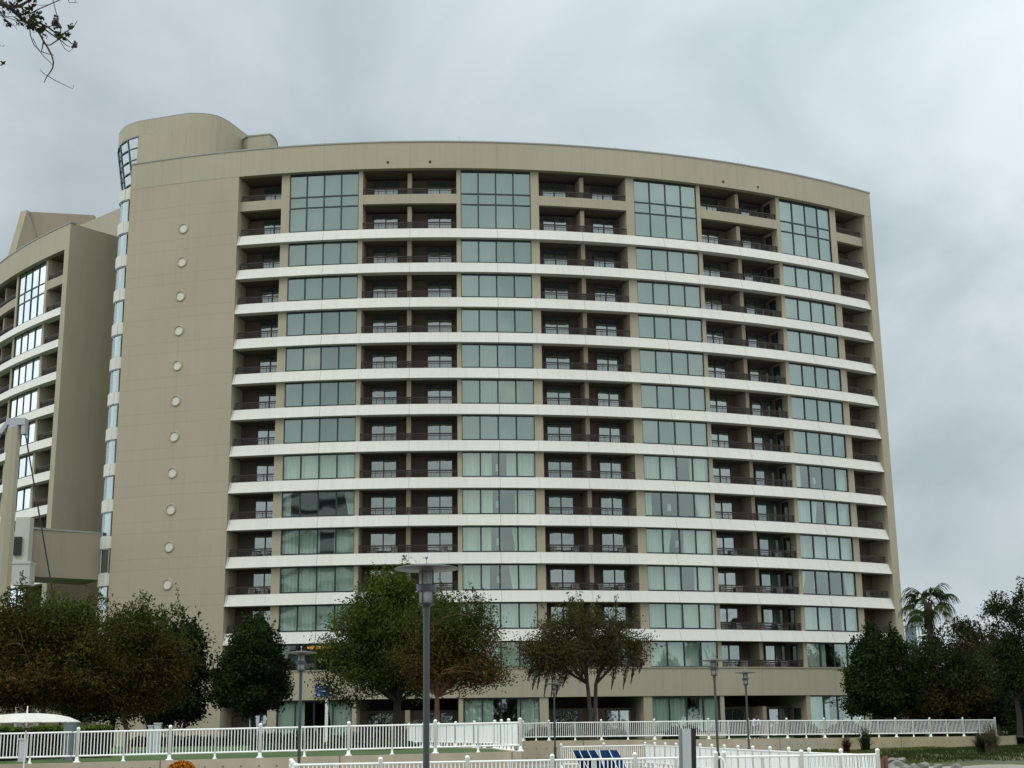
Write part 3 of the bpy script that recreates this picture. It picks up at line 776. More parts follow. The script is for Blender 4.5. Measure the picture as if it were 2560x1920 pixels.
# ------------------------------------------------------------------ lamps
def lamp_tree():
    root = empty('lamp_post', (0, 0, 0))
    H = 4.3
    mb = MB(); mb.lathe((0, 0, 0), [(0.075, 0), (0.075, 1.0), (0.072, 1.04), (0.048, 1.08), (0.046, H-0.72)], 16); mb.build('pole', M['pole'], root, smooth=False)
    mb = MB(); mb.lathe((0, 0, H-0.72), [(0.046, 0.0), (0.052, 0.003), (0.055, 0.12), (0.06, 0.15), (0.115, 0.17), (0.125, 0.19)], 16); mb.build('collar', M['pole'], root)
    mb = MB(); mb.lathe((0, 0, H-0.53), [(0.105, 0.003), (0.108, 0.46)], 20); g_ = mb.build('glass_cylinder', M['lampglass'], root, smooth=True)
    mb = MB(); mb.lathe((0, 0, H-0.50), [(0.02, 0), (0.035, 0.05), (0.035, 0.2), (0.02, 0.28)], 10); mb.build('bulb', M['lampwhite'], g_)
    mb = MB(); mb.lathe((0, 0, H-0.36), [(0.136, 0), (0.142, 0.01), (0.142, 0.10), (0.136, 0.11), (0.118, 0.11)], 24); mb.build('band', M['pole'], root)
    for k in range(4):
        a = PI/4+k*PI/2+0.3; mb = MB(); mb.tube([(0.117*math.cos(a), 0.117*math.sin(a), H-0.53), (0.117*math.cos(a), 0.117*math.sin(a), H-0.03)], 0.009, 6); mb.build('rod', M['pole_dark'], root)
    mb = MB(); mb.lathe((0, 0, H-0.03), [(0.10, -0.04), (0.20, -0.025), (0.46, 0.0), (0.475, 0.012), (0.46, 0.022), (0.3, 0.055), (0.07, 0.078), (0.03, 0.085)], 40); mb.build('disc_shade', M['cap_lamp'], root, smooth=True)
    mb = MB(); mb.lathe((0, 0, H+0.055), [(0.012, 0.0), (0.008, 0.06), (0.012, 0.07), (0.028, 0.10), (0.012, 0.13)], 10); mb.build('finial', M['cap'], root)
    return root
M['cap_lamp'] = plain('brushed_grey_disc', (0.10, 0.102, 0.10), 0.35, 0.5)
lamps = [(924, 20.8, 'tall grey lamp post with a wide flat disc, closest to the viewer'),
         (650, 43.0, 'grey lamp post in front of the hotel wall beside the dark cone-shaped tree'),
         (1551, 51.8, 'grey lamp post right of the grey and black pillar'),
         (1617, 64.0, 'grey lamp post behind the gate, second from the palm side'),
         (1199, 76.0, 'small distant grey lamp post under the tree with hanging moss')]
px_l = {0: (921, 1420), 1: (649, 1500), 2: (1545, 1500), 3: (1613, 1520), 4: (1198, 1560)}
proto = lamp_tree()
for i, (x_, Y_, lab) in enumerate(lamps):
    o = proto if i == 0 else copy_tree(proto)
    a_, b_ = px_l[i]; p = at(a_*1.1573, b_*1.1573, Y_); o.location = (p.x, Y_, 0); o.rotation_euler.z = 0.4*i
    tag(o, lab, 'lamp post', 'grey disc-topped lamp posts')

# ------------------------------------------------------------------ trees
def tone_mesh(name, V, T, col, mat):
    """V: (n,4,3) quads, col (n,3)"""
    n = len(V); me = bpy.data.meshes.new(name)
    me.vertices.add(n*4); me.vertices.foreach_set('co', np.asarray(V, np.float32).reshape(-1))
    me.loops.add(n*4); me.loops.foreach_set('vertex_index', np.arange(n*4, dtype=np.int32))
    me.polygons.add(n); me.polygons.foreach_set('loop_start', np.arange(0, n*4, 4, dtype=np.int32))
    me.polygons.foreach_set('loop_total', np.full(n, 4, np.int32)) if False else None
    me.update(calc_edges=True)
    at_ = me.color_attributes.new('tone', 'FLOAT_COLOR', 'POINT')
    c = np.ones((n, 4, 4), np.float32); c[:, :, :3] = np.asarray(col)[:, None, :]
    at_.data.foreach_set('color', c.reshape(-1)); me.materials.append(mat); return me
def leaves(centers, size, col, rng, asp=1.9, mat=None, name='foliage', droop=0.0):
    n = len(centers)
    u = rng.normal(size=(n, 3)); u[:, 2] -= droop; u /= np.linalg.norm(u, axis=1)[:, None]
    w = rng.normal(size=(n, 3)); w -= (w*u).sum(1)[:, None]*u; w /= np.linalg.norm(w, axis=1)[:, None]
    s = (size*rng.uniform(0.6, 1.3, n))[:, None]
    a = u*s*asp/2; b = w*s/2
    V = np.stack([centers-a, centers+b*0.9, centers+a, centers-b*0.9], 1)
    return tone_mesh(name, V, None, col, mat or M['leaf'])
def vnoise(P, seed, sc):
    r = np.random.RandomState(seed); k = r.normal(size=(7, 3))*sc; ph = r.uniform(0, 6.28, 7)
    return np.sin(P@k.T+ph).mean(1)
def tree(name, Y, trunk_px, lobes, label, barkm='bark', leafc=((0.03, 0.05, 0.015), (0.06, 0.09, 0.025)), n_clump=420, per=70, leaf=0.11, clump=0.34,
         seed=1, twigs=260, trunk_r=0.16, brown=None, fork=0.35, base_z=TZ, cat='tree', top_green=True, stems=1, gap=0.0, kind_group=None, foliage_name='crown', spread=1.0, shell=2.2, shoot=1.0):
    rng = np.random.RandomState(seed); rnd = random.Random(seed)
    tb = at(trunk_px*1.1573, 1555*1.1573, Y); base = Vector((tb.x, Y, base_z))
    E = []
    for (cx_, cy_, rx_, ry_) in lobes:
        c = at(cx_*1.1573, cy_*1.1573, Y); E.append((np.array(c), MPP(rx_*1.1573, Y), MPP(ry_*1.1573, Y)))
    vol = np.array([e[1]**2*e[2] for e in E]); vol = vol/vol.sum()
    pts = []
    while len(pts) < n_clump:
        c, rx_, rz_ = E[rng.choice(len(E), p=vol)]
        d = rng.normal(size=3); d /= np.linalg.norm(d); rr = rng.uniform()**(1/shell)
        if rng.uniform() < 0.10: rr *= rng.uniform(1.0, 1.22)
        rr *= 1+0.42*float(np.sin(d@np.array([3.1, 2.3, 4.7])+seed)*np.sin(d@np.array([-5.2, 3.3, 2.9])+seed*2.1))
        p = c+d*rr*np.array([rx_, min(rx_, 4.5), rz_])
        if gap and vnoise(p[None], seed+3, 1.1)[0] < -0.35+gap: 
            if rng.uniform() < 0.8: continue
        pts.append(p)
    pts = np.array(pts)
    root = empty(name, base, label, cat, kind_group)
    # wood
    zmin, zmax = pts[:, 2].min(), pts[:, 2].max(); O = Vector(base)
    mb = MB(); hubs = []
    fh = base_z+(zmin-base_z)*0.75+(zmax-zmin)*0.04+fork
    cxy = pts[:, :2].mean(0)
    for s_ in range(stems):
        a0 = rnd.uniform(0, 6.28) if stems > 1 else 0
        off = Vector((math.cos(a0), math.sin(a0), 0))*(0.22 if stems > 1 else 0)
        p0 = Vector((0, 0, -0.1))+off*0.6; p1 = Vector((0, 0, (fh-base_z)*0.55))+off*1.2+Vector((rnd.uniform(-.08, .08), 0, 0)); p2 = Vector((0, 0, fh-base_z))+off*2.6
        rr = trunk_r/(stems**0.5)
        mb.tube([p0, p0.lerp(p1, 0.1), p1, p2], [rr*1.35, rr*1.05, rr*0.9, rr*0.78], 8); hubs.append(p2)
    nl = 9
    limb_pts = []
    idx = rng.permutation(len(pts))
    order = np.argsort(-np.linalg.norm(pts[:, :2]-cxy, axis=1)-0.7*(pts[:, 2]-zmin))
    sel = []
    for i in order:
        if all(np.linalg.norm(pts[i]-pts[j]) > (zmax-zmin)*0.36 for j in sel): sel.append(i)
        if len(sel) >= nl+4: break
    for i in sel:
        tgt = Vector(pts[i])-O; h = min(hubs, key=lambda q: (q-tgt).length)
        L = (tgt-h).length; mid = h.lerp(tgt, 0.45)+Vector((rnd.uniform(-.12, .12), rnd.uniform(-.12, .12), 0.10))*L
        prev = h; chain = [h]
        for k in range(1, 7):
            q = k/6; b = h*(1-q)**2+mid*2*q*(1-q)+tgt*q*q+Vector((rnd.uniform(-1, 1), rnd.uniform(-1, 1), rnd.uniform(-1, 1)))*0.03*L*0.5
            chain.append(b)
        r0 = trunk_r*0.45
        mb.tube(chain, [max(0.012, r0*(1-0.88*k/6)) for k in range(7)], 6)
        limb_pts += [(c, max(0.01, r0*(1-0.88*k/6))) for k, c in enumerate(chain)][1:]
    LP = np.array([tuple(c) for c, r_ in limb_pts])
    for i in idx[:twigs]:
        tgt = pts[i]-np.array(O); j = np.argmin(np.linalg.norm(LP-tgt, axis=1)+np.maximum(0, LP[:, 2]-tgt[2])*0.8)
        a = Vector(LP[j]); b = Vector(tgt); m_ = a.lerp(b, 0.5)+Vector((rnd.uniform(-.1, .1), rnd.uniform(-.1, .1), 0.08))*(b-a).length
        mb.tube([a, m_, b], [min(0.03, limb_pts[j][1]*0.5), 0.015, 0.007], 4, cap=False)
    mb.fixuv = True
    mb.build('trunk', M[barkm], root)
    # leaves
    per = int(per*1.55)
    P = np.repeat(pts-np.array(O), per, 0)+rng.normal(size=(len(pts)*per, 3))*np.array([clump, clump, clump*0.75])*spread
    wgt = rng.uniform(0.35, 1.0, len(pts)); P = P[rng.uniform(size=len(P)) < np.repeat(wgt, per)*1.15]
    # upright shoots that break the outline
    up_i = np.argsort(-(pts[:, 2]+rng.normal(size=len(pts))*0.5))[:max(8, len(pts)//9)]
    for i in up_i:
        L_ = rng.uniform(0.3, 1.15)*shoot; q_ = rng.uniform(size=26); lean = rng.normal(size=2)*0.22
        P = np.concatenate([P, pts[i]-np.array(O)+np.stack([lean[0]*q_*L_+rng.normal(size=26)*0.06, lean[1]*q_*L_+rng.normal(size=26)*0.06, q_*L_+0.15], 1)])
    n = len(P); a, b = np.array(leafc[0]), np.array(leafc[1])
    f = np.clip(0.5+0.5*vnoise(P, seed+9, 0.9)*2+rng.normal(size=n)*0.25, 0, 1)[:, None]
    col = a+(b-a)*f
    if brown is not None:
        bc, lo, hi = brown               # brown below, green above
        h = (P[:, 2]+O.z-zmin)/(zmax-zmin); rad = np.linalg.norm(P[:, :2]+np.array(O)[:2]-cxy, axis=1)/max(1e-3, (pts[:, 0].max()-pts[:, 0].min())/2)
        w = np.clip((hi-(h+0.12*rad))/(hi-lo)+rng.normal(size=n)*0.22+vnoise(P, seed+5, 0.8)*0.5, 0, 1)[:, None]
        col = col*(1-w)+np.array(bc)*rng.uniform(0.6, 1.3, n)[:, None]*w
    col *= rng.uniform(0.62, 1.15, n)[:, None]
    me = leaves(P, leaf, col, rng)
    obj(foliage_name, me, root)
    return root, pts, O

BR = (0.070, 0.042, 0.014)
DK = ((0.012, 0.022, 0.007), (0.030, 0.050, 0.014))
tree('crape_myrtle', 66, 92, [(70, 1372, 112, 74), (110, 1455, 140, 62), (175, 1372, 66, 78), (0, 1390, 70, 84), (20, 1490, 90, 42)], 'wide brown and green crape myrtle behind the cream umbrella, nearest the picture edge', 'bark_red',
     ((0.032, 0.050, 0.010), (0.070, 0.090, 0.016)), 900, 70, 0.085, 0.30, 11, 420, 0.15, (BR, 0.25, 0.95))
tree('crape_myrtle', 70, 285, [(295, 1398, 100, 82), (275, 1470, 115, 56), (350, 1440, 66, 56), (290, 1508, 86, 28)], 'round crape myrtle with brown twigs and two reddish stems beside the hedge end', 'bark_red',
     ((0.032, 0.050, 0.010), (0.066, 0.088, 0.016)), 760, 55, 0.08, 0.28, 12, 520, 0.17, (BR, 0.35, 1.05), stems=2)
tree('dark_tree', 88, 370, [(370, 1450, 68, 82), (395, 1410, 42, 62), (370, 1520, 66, 34)], 'dark leafy tree half hidden behind the round crape myrtle', 'bark_dark', DK, 420, 110, 0.13, 0.36, 13, 60, 0.2)
tree('dark_tree', 90, 245, [(240, 1500, 62, 52), (170, 1490, 60, 56), (205, 1440, 80, 50)], 'low dark tree behind the hedge, left of the reddish trunk', 'bark_dark', DK, 330, 100, 0.13, 0.38, 14, 60, 0.2)
tree('cone_shaped_tree', 86, 545, [(545, 1448, 68, 58), (546, 1402, 50, 48), (546, 1368, 26, 30), (542, 1500, 66, 38), (498, 1482, 34, 28), (594, 1470, 26, 30)], 'dense dark cone-shaped tree against the corner of the blank end wall', 'bark_dark', DK, 560, 150, 0.11, 0.26, 15, 40, 0.2, shell=2.6, shoot=0.9)
tree('green_tree', 80, 858, [(840, 1290, 62, 62), (800, 1350, 78, 60), (760, 1410, 75, 46), (870, 1380, 90, 70), (930, 1340, 66, 58), (800, 1450, 90, 38), (900, 1460, 90, 34), (740, 1400, 50, 30), (728, 1472, 34, 28), (738, 1502, 34, 22), (712, 1448, 24, 22)], 'large bright green layered tree with a dark trunk beside the white sign post', 'bark_dark',
     ((0.03, 0.052, 0.011), (0.085, 0.110, 0.018)), 900, 85, 0.085, 0.34, 16, 320, 0.26, (( 0.05, 0.045, 0.02), -0.2, 0.7), gap=0.12)
tree('crape_myrtle', 72, 944, [(960, 1370, 80, 72), (1010, 1400, 78, 62), (985, 1450, 105, 40), (930, 1420, 70, 60), (1040, 1460, 50, 26), (1030, 1330, 40, 36)], 'thin brown crape myrtle with an orange-brown trunk right of the closest lamp post', 'bark_red',
     ((0.035, 0.055, 0.012), (0.07, 0.09, 0.018)), 600, 42, 0.075, 0.27, 17, 520, 0.14, (BR, 0.3, 1.0), gap=0.10, spread=1.1)
t7, p7, O7 = tree('mossy_tree', 88, 1282, [(1255, 1356, 84, 46), (1190, 1400, 66, 50), (1330, 1385, 66, 44), (1250, 1415, 120, 40), (1156, 1430, 34, 40), (1375, 1405, 28, 30)], 'grey-brown tree with two slim trunks and hanging moss in front of the ground-floor windows', 'bark',
     ((0.040, 0.050, 0.014), (0.078, 0.082, 0.024)), 700, 46, 0.08, 0.30, 18, 420, 0.2, ((0.062, 0.046, 0.020), 0.0, 1.2), stems=2, gap=0.06)
rng = np.random.RandomState(5); cs = []
for (x_, y_, l_) in [(1185, 1450, 60), (1200, 1440, 70), (1170, 1440, 55), (1160, 1455, 40), (1225, 1455, 35), (1262, 1450, 30), (1330, 1450, 45), (1372, 1440, 42), (1355, 1445, 50), (1210, 1470, 45), (1150, 1450, 25), (1390, 1430, 30)]:
    p = np.array(at(x_*1.1573, y_*1.1573, 88+rng.uniform(-1.5, 1.5)))-np.array(O7); L = MPP(l_*1.1573, 88)
    n = 300; q = rng.uniform(size=n)
    P = p+np.stack([rng.normal(size=n)*0.16*(1-q)**1.5-q*0.3, rng.normal(size=n)*0.11*(1-q), 0.2-q*L], 1); cs.append(P)
P = np.concatenate(cs); obj('hanging_moss', leaves(P, 0.045, np.array([0.085, 0.088, 0.058])*rng.uniform(0.6, 1.3, len(P))[:, None], rng, asp=4, droop=4), t7)
tree('dark_tree', 95, 1905, [(1885, 1420, 46, 46), (1858, 1462, 30, 26), (1846, 1528, 22, 16), (1905, 1505, 56, 42), (1928, 1408, 26, 26), (1945, 1470, 40, 54), (1880, 1475, 44, 36), (1838, 1480, 14, 12)], 'dark glossy tree covering the lower right corner of the hotel', 'bark_dark', DK, 560, 84, 0.12, 0.27, 19, 120, 0.22, gap=0.2)
tree('mixed_tree', 100, 2010, [(2010, 1440, 60, 46), (2040, 1410, 50, 34), (1990, 1500, 60, 50), (2080, 1480, 60, 60)], 'green and rust leafy tree below the palm', 'bark', ((0.02, 0.032, 0.012), (0.05, 0.06, 0.02)), 460, 62, 0.11, 0.34, 20, 240, 0.2, ((0.085, 0.045, 0.016), -0.2, 0.6), gap=0.2, shoot=1.8)
tree('mixed_tree', 112, 2100, [(2090, 1420, 56, 44), (2135, 1440, 56, 50), (2085, 1362, 30, 14), (2118, 1372, 16, 16)], 'brownish open tree between the palm and the tall sparse tree', 'bark', ((0.025, 0.035, 0.014), (0.05, 0.05, 0.02)), 380, 48, 0.11, 0.34, 21, 280, 0.2, ((0.08, 0.045, 0.025), 0.2, 1.2), gap=0.15)
tree('tall_sparse_tree', 92, 2200, [(2196, 1350, 34, 62), (2175, 1400, 40, 40), (2150, 1320, 26, 18), (2205, 1450, 50, 60), (2212, 1290, 14, 36), (2160, 1350, 30, 24)], 'tall sparse dark tree at the right edge with sky showing through', 'bark_dark', DK, 380, 34, 0.10, 0.28, 22, 260, 0.2, gap=0.16)
tree('leafy_bush', 101, 2150, [(2150, 1490, 60, 52), (2185, 1530, 50, 50), (2110, 1530, 50, 36)], 'large green bush behind the end of the far picket fence', 'bark', ((0.022, 0.036, 0.012), (0.055, 0.075, 0.024)), 420, 90, 0.12, 0.4, 23, 60, 0.12, cat='bush')
tree('leafy_bush', 97, 2215, [(2218, 1545, 30, 66), (2222, 1600, 26, 40)], 'dark green bush beyond the corner of the yellowed wall', 'bark', ((0.016, 0.026, 0.010), (0.038, 0.055, 0.018)), 260, 90, 0.11, 0.35, 24, 30, 0.1, base_z=0.0, cat='bush')
tree('dark_tree', 104, 2030, [(2000, 1530, 60, 36), (2060, 1540, 70, 36), (2110, 1500, 50, 50)], 'deep shaded tree mass directly behind the far picket fence', 'bark_dark', DK, 360, 90, 0.13, 0.42, 25, 30, 0.2)

# the wood across the water, behind the viewer: it shows only as reflections in the lowest windows
rng = np.random.RandomState(55); n = 26000
tx_ = rng.uniform(-110, 110, n); top_z = 12.0+3.5*np.sin(tx_*0.13)+2.0*np.sin(tx_*0.41+1)+1.2*np.sin(tx_*1.1)
P = np.stack([tx_, -62+rng.normal(size=n)*2.5, rng.uniform(size=n)**0.8*top_z], 1)
tl_ = obj('treeline', leaves(P, 0.75, np.array([0.03, 0.045, 0.018])*rng.uniform(0.6, 1.4, n)[:, None], rng, name='treeline')); tag(tl_, 'dark belt of trees mirrored in the lowest hotel windows', 'trees', kind='stuff')

ta = empty('mirrored_hotel', (-78, -66, 0), 'white-banded hotel mirrored as wavy stripes in the lower left window column', 'building')
mb = MB(); mb.box(-26, 30, -8, 0, 0, 52); mb.build('wall', M['util_dark'], ta)
for k in range(14):
    mb = MB(); mb.box(-26.5, 30.5, 0.02, 1.3, 5+k*3.35, 6.75+k*3.35); mb.build('floor_band', M['white_far'], ta)

# palm
def palm(name, px, Y, ytop_px, label, R, nf=17, seed=3, trunk_r=0.26):
    rnd = random.Random(seed); top = at(px*1.1573, ytop_px*1.1573, Y)
    root = empty(name, (top.x, Y, TZ), label, 'palm tree'); H = top.z-TZ
    mb = MB(); mb.tube([(0, 0, -0.1), (0.05, 0, H*0.4), (-0.03, 0, H*0.8), (0, 0, H)], [trunk_r*1.2, trunk_r*0.9, trunk_r*0.85, trunk_r*1.25], 10); mb.build('trunk', M['bark'], root)
    Vs = []; cols_ = []; mbp = MB()
    rng = np.random.RandomState(seed)
    spec = []
    for k in range(nf):
        az = k*2.39996; el = math.radians(66-98*((k+0.5)/nf)); spec.append((az, el))
    for (az, el) in spec:
        d = Vector((math.cos(az)*math.cos(el), math.sin(az)*math.cos(el), math.sin(el)))
        st = R*rnd.uniform(0.40, 0.55); tip = Vector((0, 0, H))+d*st+Vector((0, 0, -0.12*st)); o0 = Vector((0, 0, H-0.2))
        mbp.tube([o0, o0.lerp(tip, 0.5)+Vector((0, 0, 0.12)), tip], [0.045, 0.03, 0.02], 5)
        side = d.cross(Vector((0, 0, 1)));  side = side.normalized() if side.length > 0.1 else Vector((1, 0, 0)); upn = side.cross(d).normalized()
        nl = 30
        for j in range(nl):
            an = math.radians(-100+200*j/(nl-1)); ld = (d*math.cos(an)+side*math.sin(an)).normalized(); LL = R*rnd.uniform(0.56, 0.70)*(0.72+0.28*math.cos(an))
            p = tip.copy(); v = ld.copy(); w = 0.12; pts_ = [p.copy()]
            for s_ in range(4):
                v = (v+Vector((0, 0, -0.30 if s_ < 2 else -0.85))).normalized(); p = p+v*LL/4; pts_.append(p.copy())
            wd = v.cross(upn); wd = wd.normalized() if wd.length > 0.1 else side
            for s_ in range(4):
                w0 = w*(1-s_/4*0.75); w1_ = w*(1-(s_+1)/4*0.8)
                Vs.append([pts_[s_]-wd*w0/2, pts_[s_]+wd*w0/2, pts_[s_+1]+wd*w1_/2, pts_[s_+1]-wd*w1_/2])
                f_ = rnd.uniform(0.6, 1.3); cols_.append((0.032*f_, 0.050*f_, 0.016*f_))
    # skirt of dead fronds
    for k in range(150):
        a = rnd.uniform(0, 6.28); r_ = trunk_r*rnd.uniform(0.8, 1.2); z_ = H-rnd.uniform(0.3, 1.5); L_ = rnd.uniform(0.4, 0.9)
        p = Vector((r_*math.cos(a), r_*math.sin(a), z_)); w = Vector((-math.sin(a), math.cos(a), 0))*0.05
        q = p+Vector((0.15*math.cos(a), 0.15*math.sin(a), -L_)); Vs.append([p-w, p+w, q+w*0.3, q-w*0.3]); cols_.append((0.05, 0.05, 0.02))
    mbp.build('frond_stalks', M['bark'], root)
    obj('fronds', tone_mesh('fronds', np.array([[tuple(x) for x in q] for q in Vs]), None, np.array(cols_), M['leaf']), root)
palm('fan_palm', 2004, 106, 1302, 'tall fan palm with drooping fronds against the sky', 2.55, 15)
palm('fan_palm', 2128, 118, 1385, 'small distant palm top beside the tall sparse tree', 1.5, 12, 5, 0.18)

# glass-topped tower far behind
gt = empty('distant_tower', (0, 0, 0), 'small blue-grey glazed tower top below the palm', 'building')
g0, g1 = at(2281, 1567, 170), at(2311, 1567, 170); gw = (g1.x-g0.x)
cx0 = (g0.x+g1.x)/2
mb = MB(); mb.hexa([(cx0-gw*.5, 168, 1), (cx0+gw*.75, 168, 1), (cx0+gw*.75, 174, 1), (cx0-gw*.5, 174, 1), (cx0-gw*.5, 168, g0.z-4.5), (cx0+gw*.75, 168, g0.z-4.5), (cx0+gw*.75, 174, g0.z-4.5), (cx0-gw*.5, 174, g0.z-4.5)]); mb.build('shaft', M['tower'], gt)
zb_, zt_ = g0.z-4.497, g0.z
P = [(cx0-gw*.55, 168, zb_), (cx0+gw*.85, 168, zb_), (cx0+gw*.85, 174, zb_), (cx0-gw*.55, 174, zb_), (cx0-gw*.45, 168.5, zt_), (cx0+gw*.5, 168.5, zt_), (cx0+gw*.5, 173.5, zt_), (cx0-gw*.45, 173.5, zt_)]
mb = MB(); mb.hexa(P); mb.build('glazing', darkglass('tower_glass', (0.03, 0.05, 0.07), 0.35), gt)
mb = MB()
for k in range(5):
    q = k/4; mb.bar((P[0][0]+(P[1][0]-P[0][0])*q, 167.95, zb_), (P[4][0]+(P[5][0]-P[4][0])*q, 168.45, zt_), 0.14, 0.1)
for k in range(5):
    q = k/4; a_, b_ = Vector(P[0]).lerp(Vector(P[4]), q), Vector(P[1]).lerp(Vector(P[5]), q); mb.bar(a_-Vector((0, .05, 0)), b_-Vector((0, .05, 0)), 0.1, 0.16)
mb.build('mullions', M['sign_white'], gt)
mb = MB(); mb.box(P[4][0]-0.1, P[5][0]+0.1, 168.3, 173.7, zt_+0.003, zt_+0.35); mb.build('roof_cap', M['tower'], gt)

# ------------------------------------------------------------------ low planting
def bushes(name, spots, label, cat, col, leaf, n, rng_seed, parent_group=None, asp=1.8, droop=0, kind=None):
    rng = np.random.RandomState(rng_seed); cs = []
    for (c, rx_, ry_, rz_) in spots:
        m_ = int(n); d = rng.normal(size=(m_, 3)); d /= np.linalg.norm(d, axis=1)[:, None]; d[:, 2] = np.abs(d[:, 2])
        cs.append(np.array(c)+d*(rng.uniform(size=m_)**0.4)[:, None]*np.array([rx_, ry_, rz_]))
    P = np.concatenate(cs); a, b = np.array(col[0]), np.array(col[1]); f = rng.uniform(size=len(P))[:, None]
    P0 = np.array(spots[0][0]); me = leaves(P-P0, leaf, a+(b-a)*f, rng, asp=asp, droop=droop, name=name)
    o = obj(name, me, None, tuple(P0)); tag(o, label, cat, parent_group, kind); return o
# clipped hedge
hs = on(282, 1816, 2.24); h1 = at(282, 1816, 54); h0 = Vector((-26.0, 46.5, 0))
n = 15000; rng = np.random.RandomState(31); q = rng.uniform(size=(n, 3)); fz = rng.randint(0, 3, n)
q[fz == 0, 1] *= 0.1; q[fz == 1, 2] = 1-0.12*q[fz == 1, 2]; d_ = (Vector((h1.x, 54, 0))-h0); Lh = d_.length; d_.normalize(); nn_ = Vector((-d_.y, d_.x, 0))
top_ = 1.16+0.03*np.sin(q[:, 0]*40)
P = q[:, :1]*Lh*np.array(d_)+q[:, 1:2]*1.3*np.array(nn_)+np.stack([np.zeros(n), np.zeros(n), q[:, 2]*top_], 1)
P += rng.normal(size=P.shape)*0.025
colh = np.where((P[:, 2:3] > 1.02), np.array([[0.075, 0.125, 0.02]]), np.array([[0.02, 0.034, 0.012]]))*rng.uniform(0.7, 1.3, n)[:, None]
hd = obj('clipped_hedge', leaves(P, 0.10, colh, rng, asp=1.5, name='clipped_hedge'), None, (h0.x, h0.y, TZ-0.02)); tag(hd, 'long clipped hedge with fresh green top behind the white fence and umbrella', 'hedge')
mb = MB(); a_, b_ = Vector((0, 0, 0)), d_*Lh
mb.hexa([a_+nn_*.12, b_+nn_*.12, b_+nn_*1.2, a_+nn_*1.2]+[x+Vector((0, 0, 1.05)) for x in (a_+nn_*.12, b_+nn_*.12, b_+nn_*1.2, a_+nn_*1.2)]); mb.build('hedge_core', M['bark_dark'], hd)
# ground cover along the hotel foot
sp2 = []
for k in range(46):
    x_ = 300+k*17; p = at(x_*1.1573, 1600*1.1573, 92+4*math.sin(k*1.7)); sp2.append(((p.x, p.y, TZ), 0.9, 0.9, random.uniform(0.6, 1.0)))
bushes('ground_cover', sp2, 'dark green ground cover along the foot of the hotel', 'ground cover', ((0.015, 0.028, 0.010), (0.035, 0.055, 0.02)), 0.12, 420, 41, kind='stuff')
sp3 = []
for k in range(26):
    x_ = 560+k*17; p = at(x_*1.1573, 1600*1.1573, 66+2*math.sin(k*2.1)); 
    if p.x > -5.0: p.x = -5.0-random.random()*5
    sp3.append(((p.x, p.y, TZ), 0.5, 0.6, random.uniform(0.25, 0.5)))
bushes('ground_cover', sp3, 'knee-high green planting on the lawn behind the left fence', 'ground cover', ((0.02, 0.038, 0.012), (0.045, 0.07, 0.022)), 0.09, 350, 42, kind='stuff')
# shrubs between far fence and windows
k = 0
for (x_, Y_, w_, h_, lab) in [(1165, 98, 1.0, 1.1, 'spiky dark shrub at the left end of the far picket fence'), (1215, 99, 0.9, 1.0, 'small brown shrub under the window beside the mossy tree'), (1330, 98, 1.0, 0.8, 'low shrub between the mossy tree trunks and the pillar'),
                       (1470, 100, 1.3, 1.0, 'shrub against the ground-floor glass behind the pillar'), (1745, 100, 1.0, 1.1, 'shrub growing against the ground-floor wall near the lamp post'), (1830, 97, 1.5, 1.15, 'rounded dark shrub behind the far fence below the dark glossy tree'),
                       (2080, 95.5, 1.2, 1.0, 'shrub filling the last bays of the far fence'), (2140, 96.5, 0.8, 0.9, 'small green shrub at the end post of the far fence'), (1100, 72, 0.9, 0.7, 'low plant beside the corner of the left wall'), (905, 86, 1.0, 1.5, 'pale flowering shrub at the foot of the green tree')]:
    p = at(x_*1.1573, 1600*1.1573, Y_)
    if x_ == 1100: p.x = -6.9
    bushes('shrub', [((p.x, Y_, TZ-0.05), w_, w_*0.7, h_)], lab, 'shrub', ((0.018, 0.028, 0.011), (0.045, 0.052, 0.02)) if k != 9 else ((0.05, 0.05, 0.03), (0.20, 0.19, 0.15)), 0.11, 1500, 60+k, 'shrubs behind the fences', asp=3.0); k += 1
# vine over the far wall
p = on(2240, 1840, TZ); bushes('creeper', [((p.x+dx, p.y-0.15, TZ-0.05-0.05*abs(dx)), 0.8, 0.25, 0.42) for dx in (-2.4, -1.6, -0.8, 0, 0.7, 1.4)], 'green creeper spilling over the top of the yellowed wall', 'creeper', ((0.018, 0.035, 0.010), (0.04, 0.07, 0.02)), 0.09, 500, 80)

# grass bank, rocks and grasses at lower right
bank = MB(); pts = []
nx, ny = 40, 30
rng = np.random.RandomState(8)
def bh(x, y):
    t_ = (y-50)/(84.5-50); return -0.35+0.75*max(0, min(1, t_))**1.3+0.06*math.sin(x*1.3)*math.cos(y*0.9)
wl = lambda x: back[5].y+(back[6].y-back[5].y)*((x-back[5].x)/(back[6].x-back[5].x))
for i in range(nx):
    for j in range(ny):
        q = []
        for (a_, b_) in ((i, j), (i+1, j), (i+1, j+1), (i, j+1)):
            x_ = 15+(50-15)*a_/nx; ye = wl(x_)-0.0 if x_ < back[6].x else 110; y_ = 50+(ye-50)*b_/ny; q.append((x_, y_, bh(x_, y_)+0.02*rng.randn()*0))
        bank.face(q)
o = bank.build('grass_bank', M['bank']); o['kind'] = 'structure'
rng = np.random.RandomState(90); n = 26000
X = rng.uniform(16, 42, n); Yv = np.array([wl(x)-rng.uniform()**1.5*17 for x in X]); Zv = np.array([bh(x, y) for x, y in zip(X, Yv)])
P = np.stack([X, Yv, Zv+0.05], 1); cg = np.where(((vnoise(P, 4, 0.5) > 0.05)[:, None]), np.array([[0.035, 0.052, 0.016]]), np.array([[0.10, 0.105, 0.035]]))*rng.uniform(0.6, 1.3, n)[:, None]
